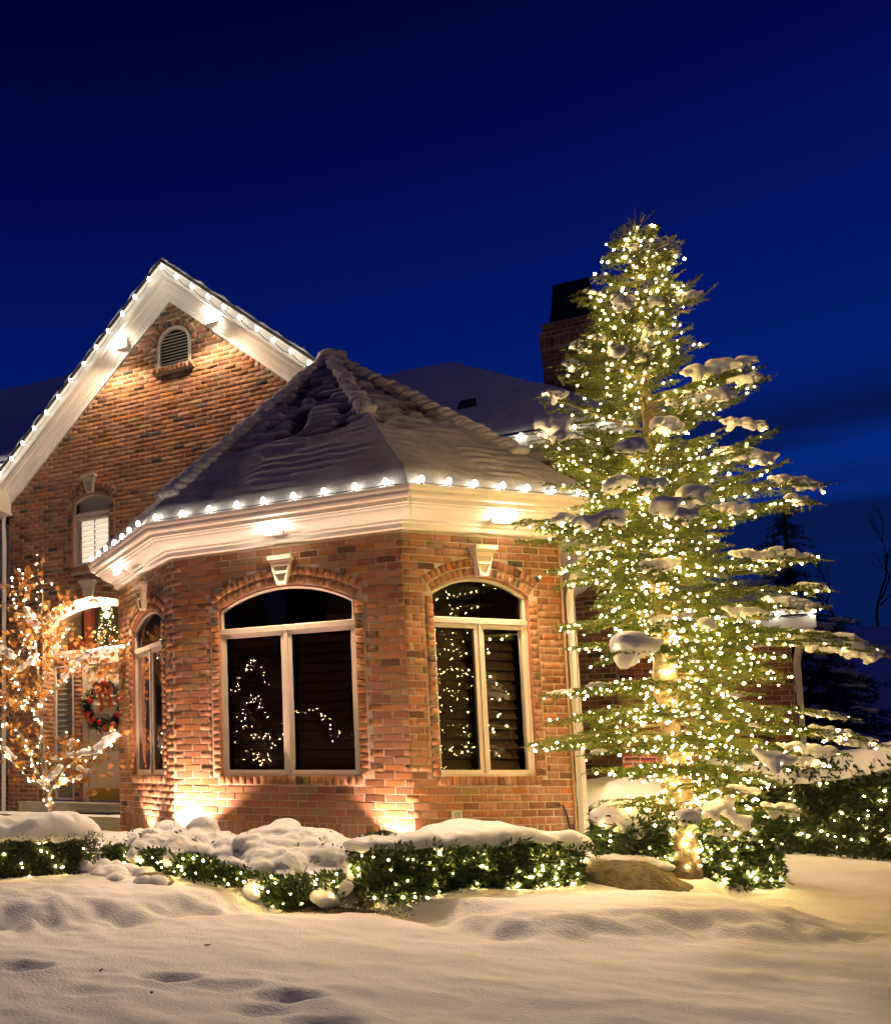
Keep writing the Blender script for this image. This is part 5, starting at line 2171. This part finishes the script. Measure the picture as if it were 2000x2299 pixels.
# ------------------------------------------------------------------ maple with dry leaves
MP = {
    'trunk': [(-4.99,1.1,.30),(-4.99,1.1,0.54),(-5.0,1.1,0.79),(-5.06,1.1,1.09),(-5.1,1.1,1.3),(-5.13,1.1,1.4),(-5.15,1.1,1.86),(-5.16,1.1,2.12),(-5.17,1.1,2.38),(-5.22,1.1,2.73),(-5.24,1.1,3.16),(-5.16,1.1,3.51),(-5.13,1.1,3.86),(-5.14,1.1,4.4)],
    'L1': [(-4.99,1.08,.98),(-5.2,0.9,1.11),(-5.44,0.9,1.32),(-5.75,0.9,1.59),(-5.98,0.9,1.79),(-6.3,.9,2.0)],
    'L2': [(-5.05,1.1,1.02),(-5.2,1.25,1.12),(-5.4,1.3,1.3),(-5.48,1.3,1.56),(-5.63,1.3,1.79),(-5.8,1.3,1.91),(-6.01,1.3,2.03),(-6.34,1.3,2.21)],
    'Rlow': [(-5.0,1.08,.95),(-4.81,1.0,1.17),(-4.69,1.0,1.32),(-4.54,1.0,1.41),(-4.24,1.0,1.44),(-4.06,1.0,1.57),(-3.87,1.0,1.71),(-3.75,1.0,1.81)],
    'R2': [(-5.13,1.12,1.34),(-4.98,1.25,1.40),(-4.8,1.3,1.53),(-4.67,1.3,1.71)],
    'Rmid': [(-5.16,1.1,2.2),(-4.98,1.1,2.39),(-4.82,1.1,2.48),(-4.66,1.1,2.61),(-4.51,1.1,2.77),(-4.18,1.1,2.85),(-3.91,1.1,2.9),(-3.72,1.1,2.98)],
    'Lmid': [(-5.15,1.08,1.93),(-5.24,1.0,2.15),(-5.36,1.0,2.29),(-5.48,1.0,2.51),(-5.57,1.0,2.72),(-5.5,1.0,2.93),(-5.35,1.0,3.21)],
    'L3': [(-5.48,1.02,2.50),(-5.72,1.1,2.78),(-5.88,1.1,2.92),(-6.13,1.1,3.14)],
    'L4': [(-5.36,1.02,2.29),(-5.54,1.1,2.15),(-5.72,1.1,2.18),(-5.95,1.1,2.36)],
    'Rs': [(-5.0,1.1,.98),(-4.82,1.1,1.1),(-4.54,1.1,1.12)],
    'U1': [(-5.22,1.1,2.73),(-5.4,1.1,3.16),(-5.53,1.1,3.43),(-5.61,1.1,3.78),(-5.66,1.1,4.15)],
    'U2': [(-5.24,1.1,3.16),(-5.03,1.1,3.39),(-4.92,1.1,3.58),(-4.73,1.1,3.6)],
    'U3': [(-5.17,1.1,2.4),(-5.07,1.25,2.89),(-4.92,1.3,3.21),(-4.73,1.3,3.39)],
    'U4': [(-5.24,1.1,3.1),(-5.36,.95,3.5),(-5.30,.9,3.9),(-5.42,.9,4.25)],
}
maple = thing('maple_tree', (-4.99, 1.1, gz(-4.99, 1.1)), 'small maple with dry orange leaves and warm lights beside the front door', 'tree')


def smooth_line(pts, n=4):
    pts = [Vector(p) for p in pts]
    out = []
    for i in range(len(pts) - 1):
        p0, p1, p2, p3 = pts[max(i - 1, 0)], pts[i], pts[i + 1], pts[min(i + 2, len(pts) - 1)]
        for k in range(n):
            t = k / n
            out.append(.5 * ((2 * p1) + (p2 - p0) * t + (2 * p0 - 5 * p1 + 4 * p2 - p3) * t * t + (3 * p1 - p0 - 3 * p2 + p3) * t ** 3))
    out.append(pts[-1])
    return out


RAD = {'trunk': .062, 'L1': .030, 'L2': .032, 'Rlow': .022, 'R2': .012, 'Rmid': .020, 'Lmid': .020, 'L3': .010, 'L4': .010, 'Rs': .014, 'U1': .012, 'U2': .010, 'U3': .010, 'U4': .009}
_mp = random.Random(23)
LEAF_SPOTS, MLED = [], []
for key, pts in MP.items():
    ln = smooth_line(pts)
    r0 = RAD[key]
    b = MB()
    n = len(ln)
    b.tube(ln, [max(.004, r0 * (1 - .88 * (i / (n - 1)) ** .8)) for i in range(n)], 9)
    twl = []
    for k in range(26 if key != 'Rs' else 8):
        t = _mp.uniform(.35 if key == 'trunk' else .3, 1)
        p = ln[int(t * (n - 1))]
        d = Vector((_mp.uniform(-1, 1), _mp.uniform(-.8, .8), _mp.uniform(-.15, 1))).normalized()
        q = p + d * _mp.uniform(.10, .34)
        b.tube([p, p.lerp(q, .5) + Vector((0, 0, .02)), q], [.005, .0035, .0015], 4, cap=False)
        twl.append((p, q))
    b.build('trunk' if key == 'trunk' else 'limb', M_MAPLEBARK, maple, True)
    for p, q in twl:
        for k in range(_mp.choice((1, 2, 2, 3))):
            LEAF_SPOTS.append(p.lerp(q, _mp.uniform(.4, 1.0)) + Vector((_mp.uniform(-.04, .04), _mp.uniform(-.04, .04), _mp.uniform(-.03, .01))))
    nl = int(sum((ln[i + 1] - ln[i]).length for i in range(n - 1)) / (.075 if key in ('L1', 'L2', 'trunk', 'Lmid', 'L4') else .11))
    for k in range(nl):
        p = ln[_mp.randrange(n)]
        if key == 'trunk' and p.z < .75:
            if _mp.random() < .7:
                continue
        rr_ = r0 * .8 + .015
        MLED.append(p + Vector((_mp.uniform(-1, 1) * rr_, -abs(_mp.gauss(0, 1)) * rr_ - .005, _mp.uniform(-.03, .03))))
    for p, q in _mp.sample(twl, min(len(twl), 5)):
        MLED.append(p.lerp(q, _mp.uniform(.3, .9)))
# extra drooping leaf bunches on the right hand boughs
for c, s, k in (((-4.35, 1.1, 2.68), .22, 34), ((-4.05, 1.1, 2.72), .18, 22), ((-4.55, 1.2, 3.05), .16, 14), ((-4.2, 1.1, 3.15), .14, 12), ((-4.5, .95, 1.22), .16, 16), ((-4.1, .95, 1.28), .18, 16),
                ((-4.2, .95, 1.0), .10, 9), ((-4.85, 1.0, 1.62), .18, 20), ((-4.6, 1.0, 1.55), .15, 14), ((-5.3, 1.0, 1.75), .2, 16), ((-5.3, 1.0, 2.45), .26, 34), ((-5.65, 1.0, 2.6), .22, 26), ((-4.95, 1.1, 2.75), .22, 22),
                ((-5.5, 1.0, 3.2), .25, 26), ((-5.05, 1.0, 3.35), .22, 24), ((-4.75, 1.1, 3.2), .2, 20), ((-4.45, 1.1, 2.9), .2, 16)):
    for q in range(k):
        LEAF_SPOTS.append(Vector(c) + Vector((_mp.gauss(0, s), _mp.gauss(0, s * .7), _mp.gauss(0, s * .6))))


def maple_leaf(rnd):
    """five-lobed dry leaf hanging from its stalk, curled"""
    lob = [(0, 0), (-.28, -.10), (-.48, -.02), (-.38, -.34), (-.55, -.55), (-.25, -.52), (0, -1.0), (.25, -.52), (.55, -.55), (.38, -.34), (.48, -.02), (.28, -.10)]
    cx = (0, -.38)
    cu, cv = rnd.uniform(-.5, .7), rnd.uniform(-.4, .4)
    z = lambda x, y: cu * x * x + cv * y * y + rnd.uniform(-.04, .04)
    vs = [(cx[0], z(*cx), cx[1])] + [(x, z(x, y), y) for x, y in lob] + [(.012, 0, .45), (-.012, 0, .45)]
    fs = [(0, 1 + k, 1 + (k + 1) % 12) for k in range(12)] + [(1, 13, 14)]
    return vs, fs


MTONE = [(.44, .20, .05), (.38, .165, .04), (.50, .25, .07), (.31, .12, .03), (.44, .23, .07)]
ML = [maple_leaf(_mp) for _ in range(10)]
ML_ME = []
for v, f in ML:
    b = MB()
    c = _mp.choice(MTONE)
    b.add(v, f, c)
    me = b.mesh('leaf')
    me.materials.append(M_MAPLE)
    ML_ME.append(me)
_mp.shuffle(LEAF_SPOTS)
VS, FS, TS, o_ = [], [], [], 0
for i, p in enumerate(LEAF_SPOTS):
    m = Matrix.Translation(p) @ Matrix.Rotation(_mp.uniform(0, 6.28), 4, 'Z') @ Matrix.Rotation(_mp.gauss(0, .5), 4, 'X') @ Matrix.Rotation(_mp.gauss(0, .4), 4, 'Y') @ Matrix.Scale(_mp.uniform(.060, .100), 4)
    if i < 290:
        inst('leaf', _mp.choice(ML_ME), maple, m)
    else:
        v, f = _mp.choice(ML)
        vv = [(m @ Vector(q))[:] for q in v]
        VS += vv
        FS += [tuple(k + o_ for k in q) for q in f]
        c = _mp.choice(MTONE)
        TS += [c] * len(v)
        o_ += len(v)
if VS:
    o = link('leaf', np_mesh('leaf', VS, FS, np.array(TS)), M_MAPLE, maple)
    o['kind'] = 'stuff'
for key in MAPLE_KEYS:
    lump_obj(key, 'snow_clump', maple)
led_string('string_lights', 'dense warm lights wound on the maple boughs', 'string lights', None, [p[:] for p in MLED], [smooth_line(MP['L2']), smooth_line(MP['L1'])], LEDM_ME, M_LEDM)

# ------------------------------------------------------------------ wreath, house number, doormat
WC = Vector((-5.635, 4.075, 2.385))
wr = thing('wreath', WC, 'round evergreen wreath with red baubles and rust ribbon hanging on the door', 'wreath')
segs = []
rng = np.random.default_rng(4)
for k in range(620):
    a = rng.uniform(0, 2 * math.pi)
    r = .325 + rng.normal(0, .045)
    p = WC + Vector((math.cos(a) * r, rng.uniform(-.06, .04), math.sin(a) * r))
    d = Vector((math.cos(a + 1.2) + rng.normal(0, .4), rng.normal(0, .4) - .3, math.sin(a + 1.2) + rng.normal(0, .4))).normalized()
    segs.append((*p, *(p + d * .13)))
nd = link('needles', needles_mesh(segs, 300, .034, .007, flat=1.6, tone_set=np.array([(.022, .05, .032), (.03, .06, .035), (.018, .035, .025)])), M_NEEDLE, wr)
nd['kind'] = 'stuff'
for a, r, s, m in ((205, .33, .060, M_RED), (232, .30, .052, M_RED), (160, .27, .065, M_RED), (190, .40, .045, M_RED), (15, .33, .060, M_RED), (330, .33, .062, M_RED), (275, .39, .062, M_RIBBON), (300, .40, .068, M_RIBBON),
                   (90, .40, .05, M_RED), (255, .30, .05, M_RED), (345, .36, .045, M_RED)):
    p = WC + Vector((math.cos(math.radians(a)) * r, -.085, math.sin(math.radians(a)) * r))
    V, F = sphere_soup([p[:]], [s], ICO2)
    link('bauble', np_mesh('bauble', V, F), m, wr, True)
cs, rs = [], []
for k in range(70):
    a = math.radians(rng.uniform(118, 160) if k < 50 else rng.uniform(10, 40))
    r = rng.uniform(.27, .45)
    cs.append(tuple(WC + Vector((math.cos(a) * r, -.08 - rng.uniform(0, .05), math.sin(a) * r))))
    rs.append(rng.uniform(.007, .014))
V, F = sphere_soup(cs, rs, ICO1)
link('gold_berry', np_mesh('gold_berry', V, F), M_GOLD, wr)['kind'] = 'stuff'
rb = MB()


def ribbon(pts, w, nrm=(1, 0, 0)):
    pts = smooth_line(pts, 5)
    nv = Vector(nrm) * w / 2
    vs = []
    for p in pts:
        vs += [p - nv, p + nv]
    rb.add(vs, [(2 * i, 2 * i + 1, 2 * i + 3, 2 * i + 2) for i in range(len(pts) - 1)])


W0 = WC + Vector((.02, -.13, .30))
ribbon([W0, W0 + Vector((-.09, -.05, .07)), W0 + Vector((-.19, -.02, .02)), W0 + Vector((-.13, -.04, -.07)), W0], .09, (.2, -.5, .8))
ribbon([W0, W0 + Vector((.09, -.05, .07)), W0 + Vector((.19, -.02, .02)), W0 + Vector((.13, -.04, -.08)), W0], .09, (-.2, -.5, .8))
ribbon([W0, W0 + Vector((-.05, -.02, -.12)), W0 + Vector((-.03, .02, -.26)), W0 + Vector((-.06, .01, -.42))], .07)
ribbon([W0, W0 + Vector((.08, -.03, -.10)), W0 + Vector((.12, 0, -.22)), W0 + Vector((.18, -.02, -.34))], .10, (1, 0, .2))
ribbon([WC + Vector((-.36, -.1, -.12)), WC + Vector((-.30, -.12, -.22)), WC + Vector((-.22, -.1, -.32))], .09)
rb.build('ribbon_bow', M_RIBBON, wr, True)
hg = MB()
hg.tube([W0 + Vector((0, .1, .08)), W0 + Vector((.01, .06, .40))], .012, 5)
hg.build('hanger', M_RIBBON, wr)
cu = bpy.data.curves.new('house_number', 'FONT')
cu.body = '320'
cu.size = .205
cu.extrude = .006
cu.space_character = 1.25
to = bpy.data.objects.new('house_number', cu)
COL.objects.link(to)
bpy.context.view_layer.update()
nm_ = bpy.data.meshes.new_from_object(to.evaluated_get(bpy.context.evaluated_depsgraph_get()))
bpy.data.objects.remove(to)
nm_.transform(Matrix.Translation((-5.70, 4.155, 1.600)) @ Matrix.Rotation(math.pi / 2, 4, 'X'))
link('house_number', nm_, M_BRASS, door)
dm = MB()
dm.box((-5.95, 2.85, .566), (-4.95, 3.32, .590))
dmo = dm.build('doormat', mat('doormat', (.02, .018, .016), .95, bump=.6, bscale=120))
tag(dmo, 'dark doormat on the snowy lower step below the door', 'doormat')

# the small lit tree indoors behind the fanlight
it = thing('indoor_tree', (-6.15, 5.2, 3.2), 'small lit Christmas tree indoors behind the fanlight', 'christmas tree')
segs, P = [], []
for k in range(420):
    z = rng.random() ** .8
    r = .30 * (1 - z * .85) * rng.uniform(.5, 1)
    a = rng.uniform(0, 6.28)
    p = Vector((-6.15 + math.cos(a) * r, 5.2 + math.sin(a) * r, 3.25 + z * 1.15))
    segs.append((*p, *(p + Vector((math.cos(a), math.sin(a), -.2)) * .08)))
    if k % 4 == 0:
        P.append((p + Vector((math.cos(a), math.sin(a), 0)) * .03)[:])
link('needles', needles_mesh(segs, 160, .03, .006, flat=1.6), M_NEEDLE, it)['kind'] = 'stuff'
LEDI_ME = np_mesh('bulb', LEDV * .8, LEDF)
LEDI_ME.materials.append(M_LEDIN)
for p in P:
    inst('bulb', LEDI_ME, it, Matrix.Translation(p))

# ------------------------------------------------------------------ boulder, stones, leaves on the snow, mulch
def rock(name, c, size, seed, label, sub=4, flat=.0):
    V, F = ico(sub)
    V = V * (1 + .16 * fbm(V * 1.4, 3, seed))[:, None]
    V = np.sign(V) * np.abs(V) ** .85
    V = V * np.array(size) + np.array(c)
    V += (fbm(V * 9, 3, seed + 1) * .008)[:, None]
    o = link(name, np_mesh(name, V, F), M_ROCK, None, True)
    return tag(o, label, 'rock')


bo = thing('boulder', (1.9, -.5, .2), 'large rounded granite boulder dusted with snow beside the spruce trunk', 'rock')
V, F = ico(5)
V = V * (1 + .10 * fbm(V * 1.3, 3, 3))[:, None]
V = np.sign(V) * np.abs(V) ** .8
ang = .42
V = V * np.array((.50, .30, .27))
V[:, 2] -= .10 * np.clip(V[:, 0] / .5, 0, 1) ** 2
c, s = math.cos(ang), -math.sin(ang)
V = np.stack([V[:, 0] * c - V[:, 1] * s, V[:, 0] * s + V[:, 1] * c, V[:, 2]], 1) + np.array((1.86, -.50, .215))
V += (fbm(V * 4.5, 3, 9) * .022 + fbm(V * 14, 3, 8) * .008)[:, None]
link('stone_body', np_mesh('stone_body', V, F), M_ROCK, bo, True)
lump_obj(CAPS['boulder'], 'snow_dusting', bo)
so = thing('stone', (-2.35, -1.9, .2), 'low snow covered stones between the clipped hedge and the shrub', 'rock')
V, F = ico(3)
V = V * (1 + .2 * fbm(V * 1.5, 2, 5))[:, None] * np.array((.20, .14, .10)) + np.array((-2.02, -2.02, .20))
link('stone_body', np_mesh('stone_body', V, F), M_ROCK, so, True)
lump_obj(CAPS['stones'], 'snow_cap', so)
LEAFC = mat('dead_leaf', (.10, .035, .015), .7)
for i, (x, y, s, lab) in enumerate(((-.761, -3.908, .085, 'dead brown leaf with a stalk lying on the lawn snow, the largest'), (-1.123, -4.855, .052, 'small curled dead leaf on the snow left of the footprints'),
                                    (-.606, -5.239, .022, 'tiny dead leaf fragment on the snow nearest the camera'))):
    b = MB()
    v, f = maple_leaf(_mp)
    m = Matrix.Translation((x, y, gz(x, y) + .012)) @ Matrix.Rotation(1.2 + i, 4, 'Z') @ Matrix.Rotation(1.15, 4, 'X') @ Matrix.Scale(s, 4)
    b.add([m @ Vector(q) for q in v], f)
    o = b.build('fallen_leaf', LEAFC)
    tag(o, lab, 'leaf', 'dead leaves on the snow')
# bare ground under the shrub
P = []
for x in np.linspace(-1.3, .10, 60):
    row = []
    for t in np.linspace(0, 1, 16):
        y0 = -2.30 + .10 * math.sin(x * 5) + .15 * abs(x + .5)
        y = y0 + t * .62
        edge = min(1, 4 * t) * min(1, 4 * (1 - t)) * min(1, 5 * (x + 1.3)) * min(1, 5 * (.10 - x))
        row.append((x, y, gz(x, y) - .03 + .04 * edge + .02 * float(vnoise(np.array([[x * 7, y * 9, 0]]), 4)[0])))
    P.append(row)
mu = link('mulch', grid_mesh('mulch', np.array(P)), M_MULCH, None, True)
tag(mu, kind='stuff')
segs = []
for k in range(900):
    x = rng.uniform(-1.3, .28)
    y = -2.24 + .10 * math.sin(x * 5) + .15 * abs(x + .5) + rng.uniform(0, .5)
    z = gz(x, y) + .008
    a = rng.uniform(0, 6.28)
    segs.append((x, y, z, x + .05 * math.cos(a), y + .05 * math.sin(a), z + rng.uniform(.0, .03)))
o = link('dead_grass', needles_mesh(segs, 90, .035, .004, flat=1.2, tone_set=np.array([(.08, .065, .02), (.05, .05, .015), (.10, .07, .03)])), M_NEEDLE, None)
tag(o, kind='stuff')

# ------------------------------------------------------------------ dark trees beyond
def bare_tree(x, y, h, seed, label, lean=0.0):
    rnd = random.Random(seed)
    z0 = gz(x, y) - .2
    t = thing('bare_tree', (x, y, z0), label, 'tree', 'bare trees on the dark hillside')
    tr, cr_ = MB(), MB()

    def grow(p, d, L, r, lvl, mb):
        pts = [p]
        n = 4
        q = p
        for k in range(n):
            d = (d + Vector((rnd.uniform(-.16, .16), rnd.uniform(-.16, .16), rnd.uniform(-.02, .10)))).normalized()
            q = q + d * L / n
            pts.append(q)
        mb.tube(pts, [r * (1 - .45 * k / n) for k in range(n + 1)], 5 if lvl < 2 else 3, cap=False)
        if lvl >= 5:
            return
        nb = rnd.choice((2, 3, 3)) if lvl < 4 else 3
        for k in range(nb):
            a = rnd.uniform(0, 6.28)
            sp = rnd.uniform(.3, .62) if not (lvl == 0 and k == 0) else .12
            side = d.orthogonal().normalized()
            side.rotate(Matrix.Rotation(a, 3, d))
            nd_ = (d + side * sp).normalized()
            f = rnd.uniform(.55, 1) if k else 1
            grow(pts[0].lerp(pts[-1], f) if f < 1 else pts[-1], nd_, L * rnd.uniform(.58, .80), r * (.58 if k else .68), lvl + 1, cr_)
    grow(Vector((x, y, z0)), Vector((lean, 0, 1)).normalized(), h * .30, h * .010, 0, tr)
    tr.build('trunk', M_DARKTREE, t)
    cr_.build('crown', M_DARKTREE, t)
    return t


bare_tree(11.0, 44.0, 5.6, 3, 'slim bare tree on the hillside between spruce tip and picture edge')
bare_tree(13.0, 47.0, 6.6, 9, 'taller bare tree on the dark hillside near the right edge', -.05)
bare_tree(16.2, 48.0, 6.2, 14, 'bare tree on the dark hillside at the very right edge', .05)


def dark_conifer(x, y, z0, h, rad, seed, label):
    rg = np.random.default_rng(seed)
    t = thing('dark_conifer', (x, y, z0), label, 'tree', 'dark conifers beyond the garage')
    b = MB()
    b.tube([(x, y, z0 - .3), (x, y, z0 + h)], [.14, .02], 7)
    b.build('trunk', M_DARKTREE, t)
    segs, cs, rs = [], [], []
    nb = 170
    for k in range(nb):
        f = (k + rg.random()) / nb
        z = z0 + h * f
        L = rad * (1 - f) ** .85 * rg.uniform(.75, 1.05) + .1
        a = rg.uniform(0, 6.28)
        d = np.array([math.cos(a), math.sin(a), -.25])
        p = np.array([x, y, z])
        lat = np.array([-math.sin(a), math.cos(a), 0])
        e = p + d * L
        segs.append((*p, *e))
        for q in np.linspace(.3, 1, max(3, int(L / .14))):
            for s in (-1, 1):
                pp = p + d * L * q
                w = .36 * (1 - q * .6) * min(1, L)
                segs.append((*pp, *(pp + d * w * .6 + lat * s * w * .7 + np.array([0, 0, -.05]))))
        if rg.random() < .5 and f < .85:
            c = p + d * L * rg.uniform(.6, .9)
            for m in range(3):
                cs.append(tuple(c + d * (m - 1) * .12 + np.array([0, 0, .04])))
                rs.append((rg.uniform(.08, .16), rg.uniform(.08, .16), rg.uniform(.03, .06)))
    link('crown', needles_mesh(segs, 60, .09, .02, tone_set=np.array([(.012, .018, .014), (.016, .022, .015)]), rng=rg), M_NEEDLE, t)
    V, F = sphere_soup(cs, rs, ICO1)
    V = V + (fbm(V * 6, 2, seed) * .03)[:, None]
    link('snow_clump', np_mesh('snow_clump', V, F), M_SNOW, t, True)['kind'] = 'stuff'
    return t


dark_conifer(5.0, 12.6, .6, 6.0, 1.7, 1, 'tall dark conifer right behind the lit spruce')
dark_conifer(6.3, 18.3, .7, 3.9, 1.9, 2, 'low dark conifer with snowy boughs beyond the garage corner')

# unseen dark tree belt behind the camera, added to block sky reflected in windows
tl = MB()
rng = np.random.default_rng(12)
for k in range(230):
    x = -75 + k + rng.uniform(-.6, .6)
    y = -34 - 5 * rng.random()
    if k >= 115:
        x, y = 38 + 6 * rng.random(), -36 + (k - 115) * .42 + rng.uniform(-.5, .5)
    h = rng.uniform(12, 19)
    r = rng.uniform(1.6, 3.0)
    z0 = gz(x, y)
    lv = 5
    vs, fs = [], []
    for i in range(lv):
        f = i / (lv - 1)
        for q in range(7):
            a = q / 7 * 6.283 + i
            rr2 = r * (1 - f) ** .8 * rng.uniform(.75, 1.2) + .02
            vs.append((x + math.cos(a) * rr2, y + math.sin(a) * rr2, z0 + h * f + rng.uniform(-.3, .3)))
    for i in range(lv - 1):
        for q in range(7):
            fs.append((i * 7 + q, i * 7 + (q + 1) % 7, (i + 1) * 7 + (q + 1) % 7, (i + 1) * 7 + q))
    tl.add(vs, fs)
tlo = tl.build('sky_block_treeline', M_DARKTREE, None)
tag(tlo, kind='stuff')

# ------------------------------------------------------------------ lights across the street, seen mirrored in the bay window
AR = {'A': [(-9.62,4.2),(-9.42,4.56),(-9.14,4.87),(-8.9,5.08),(-8.65,4.91),(-8.43,4.62),(-8.23,4.21)],
      'B': [(-9.34,2.33),(-9.27,2.97),(-9.18,3.53),(-8.89,3.79),(-8.62,3.59),(-8.53,3.19)],
      'C': [(-9.09,2.49),(-8.52,2.4),(-8.17,2.28),(-7.88,2.62),(-7.84,2.85)],
      'D': [(-7.33,3.0),(-7.26,3.26),(-6.92,3.25),(-6.59,3.21),(-6.25,2.89),(-6.11,2.66)],
      'E': [(-6.17,2.28),(-5.97,2.5),(-5.75,2.35),(-5.46,2.42)],
      'F': [(-9.21,2.09),(-9.16,1.69),(-8.78,1.85),(-8.54,1.61),(-8.79,1.45),(-8.38,1.69)]}
ft = thing('lit_tree', (-7.8, -22.3, gz(-7.8, -22.3)), 'light wrapped bare tree across the street, seen mirrored in the widest window', 'tree')
b = MB()
g0 = gz(-7.8, -22.3)
b.tube([(-7.8, -22.3, g0), (-7.9, -22.3, g0 + 1.5)], [.16, .12], 8)
P = []
for k, pts in AR.items():
    ln = smooth_line([(x, -22.2, z) for x, z in pts], 5)
    b.tube([(-7.9, -22.3, g0 + 1.4), ln[0].lerp(Vector((-7.9, -22.3, g0 + 2)), .5), ln[0]], [.06, .04, .03], 5, cap=False)
    b.tube(ln, .025, 5)
    L = sum((ln[i + 1] - ln[i]).length for i in range(len(ln) - 1))
    for q in range(int(L * 11)):
        i = _mp.randrange(len(ln) - 1)
        P.append((ln[i].lerp(ln[i + 1], _mp.random()) + Vector((_mp.gauss(0, .12), _mp.uniform(0, .15), _mp.gauss(0, .11))))[:])
b.build('trunk', M_MAPLEBARK, ft)
V, F = sphere_soup(P, RNG.uniform(.016, .026, len(P)), ICO1)
o = link('bulb', np_mesh('bulb', V, F), M_LEDFAR, ft)
o['kind'] = 'stuff'
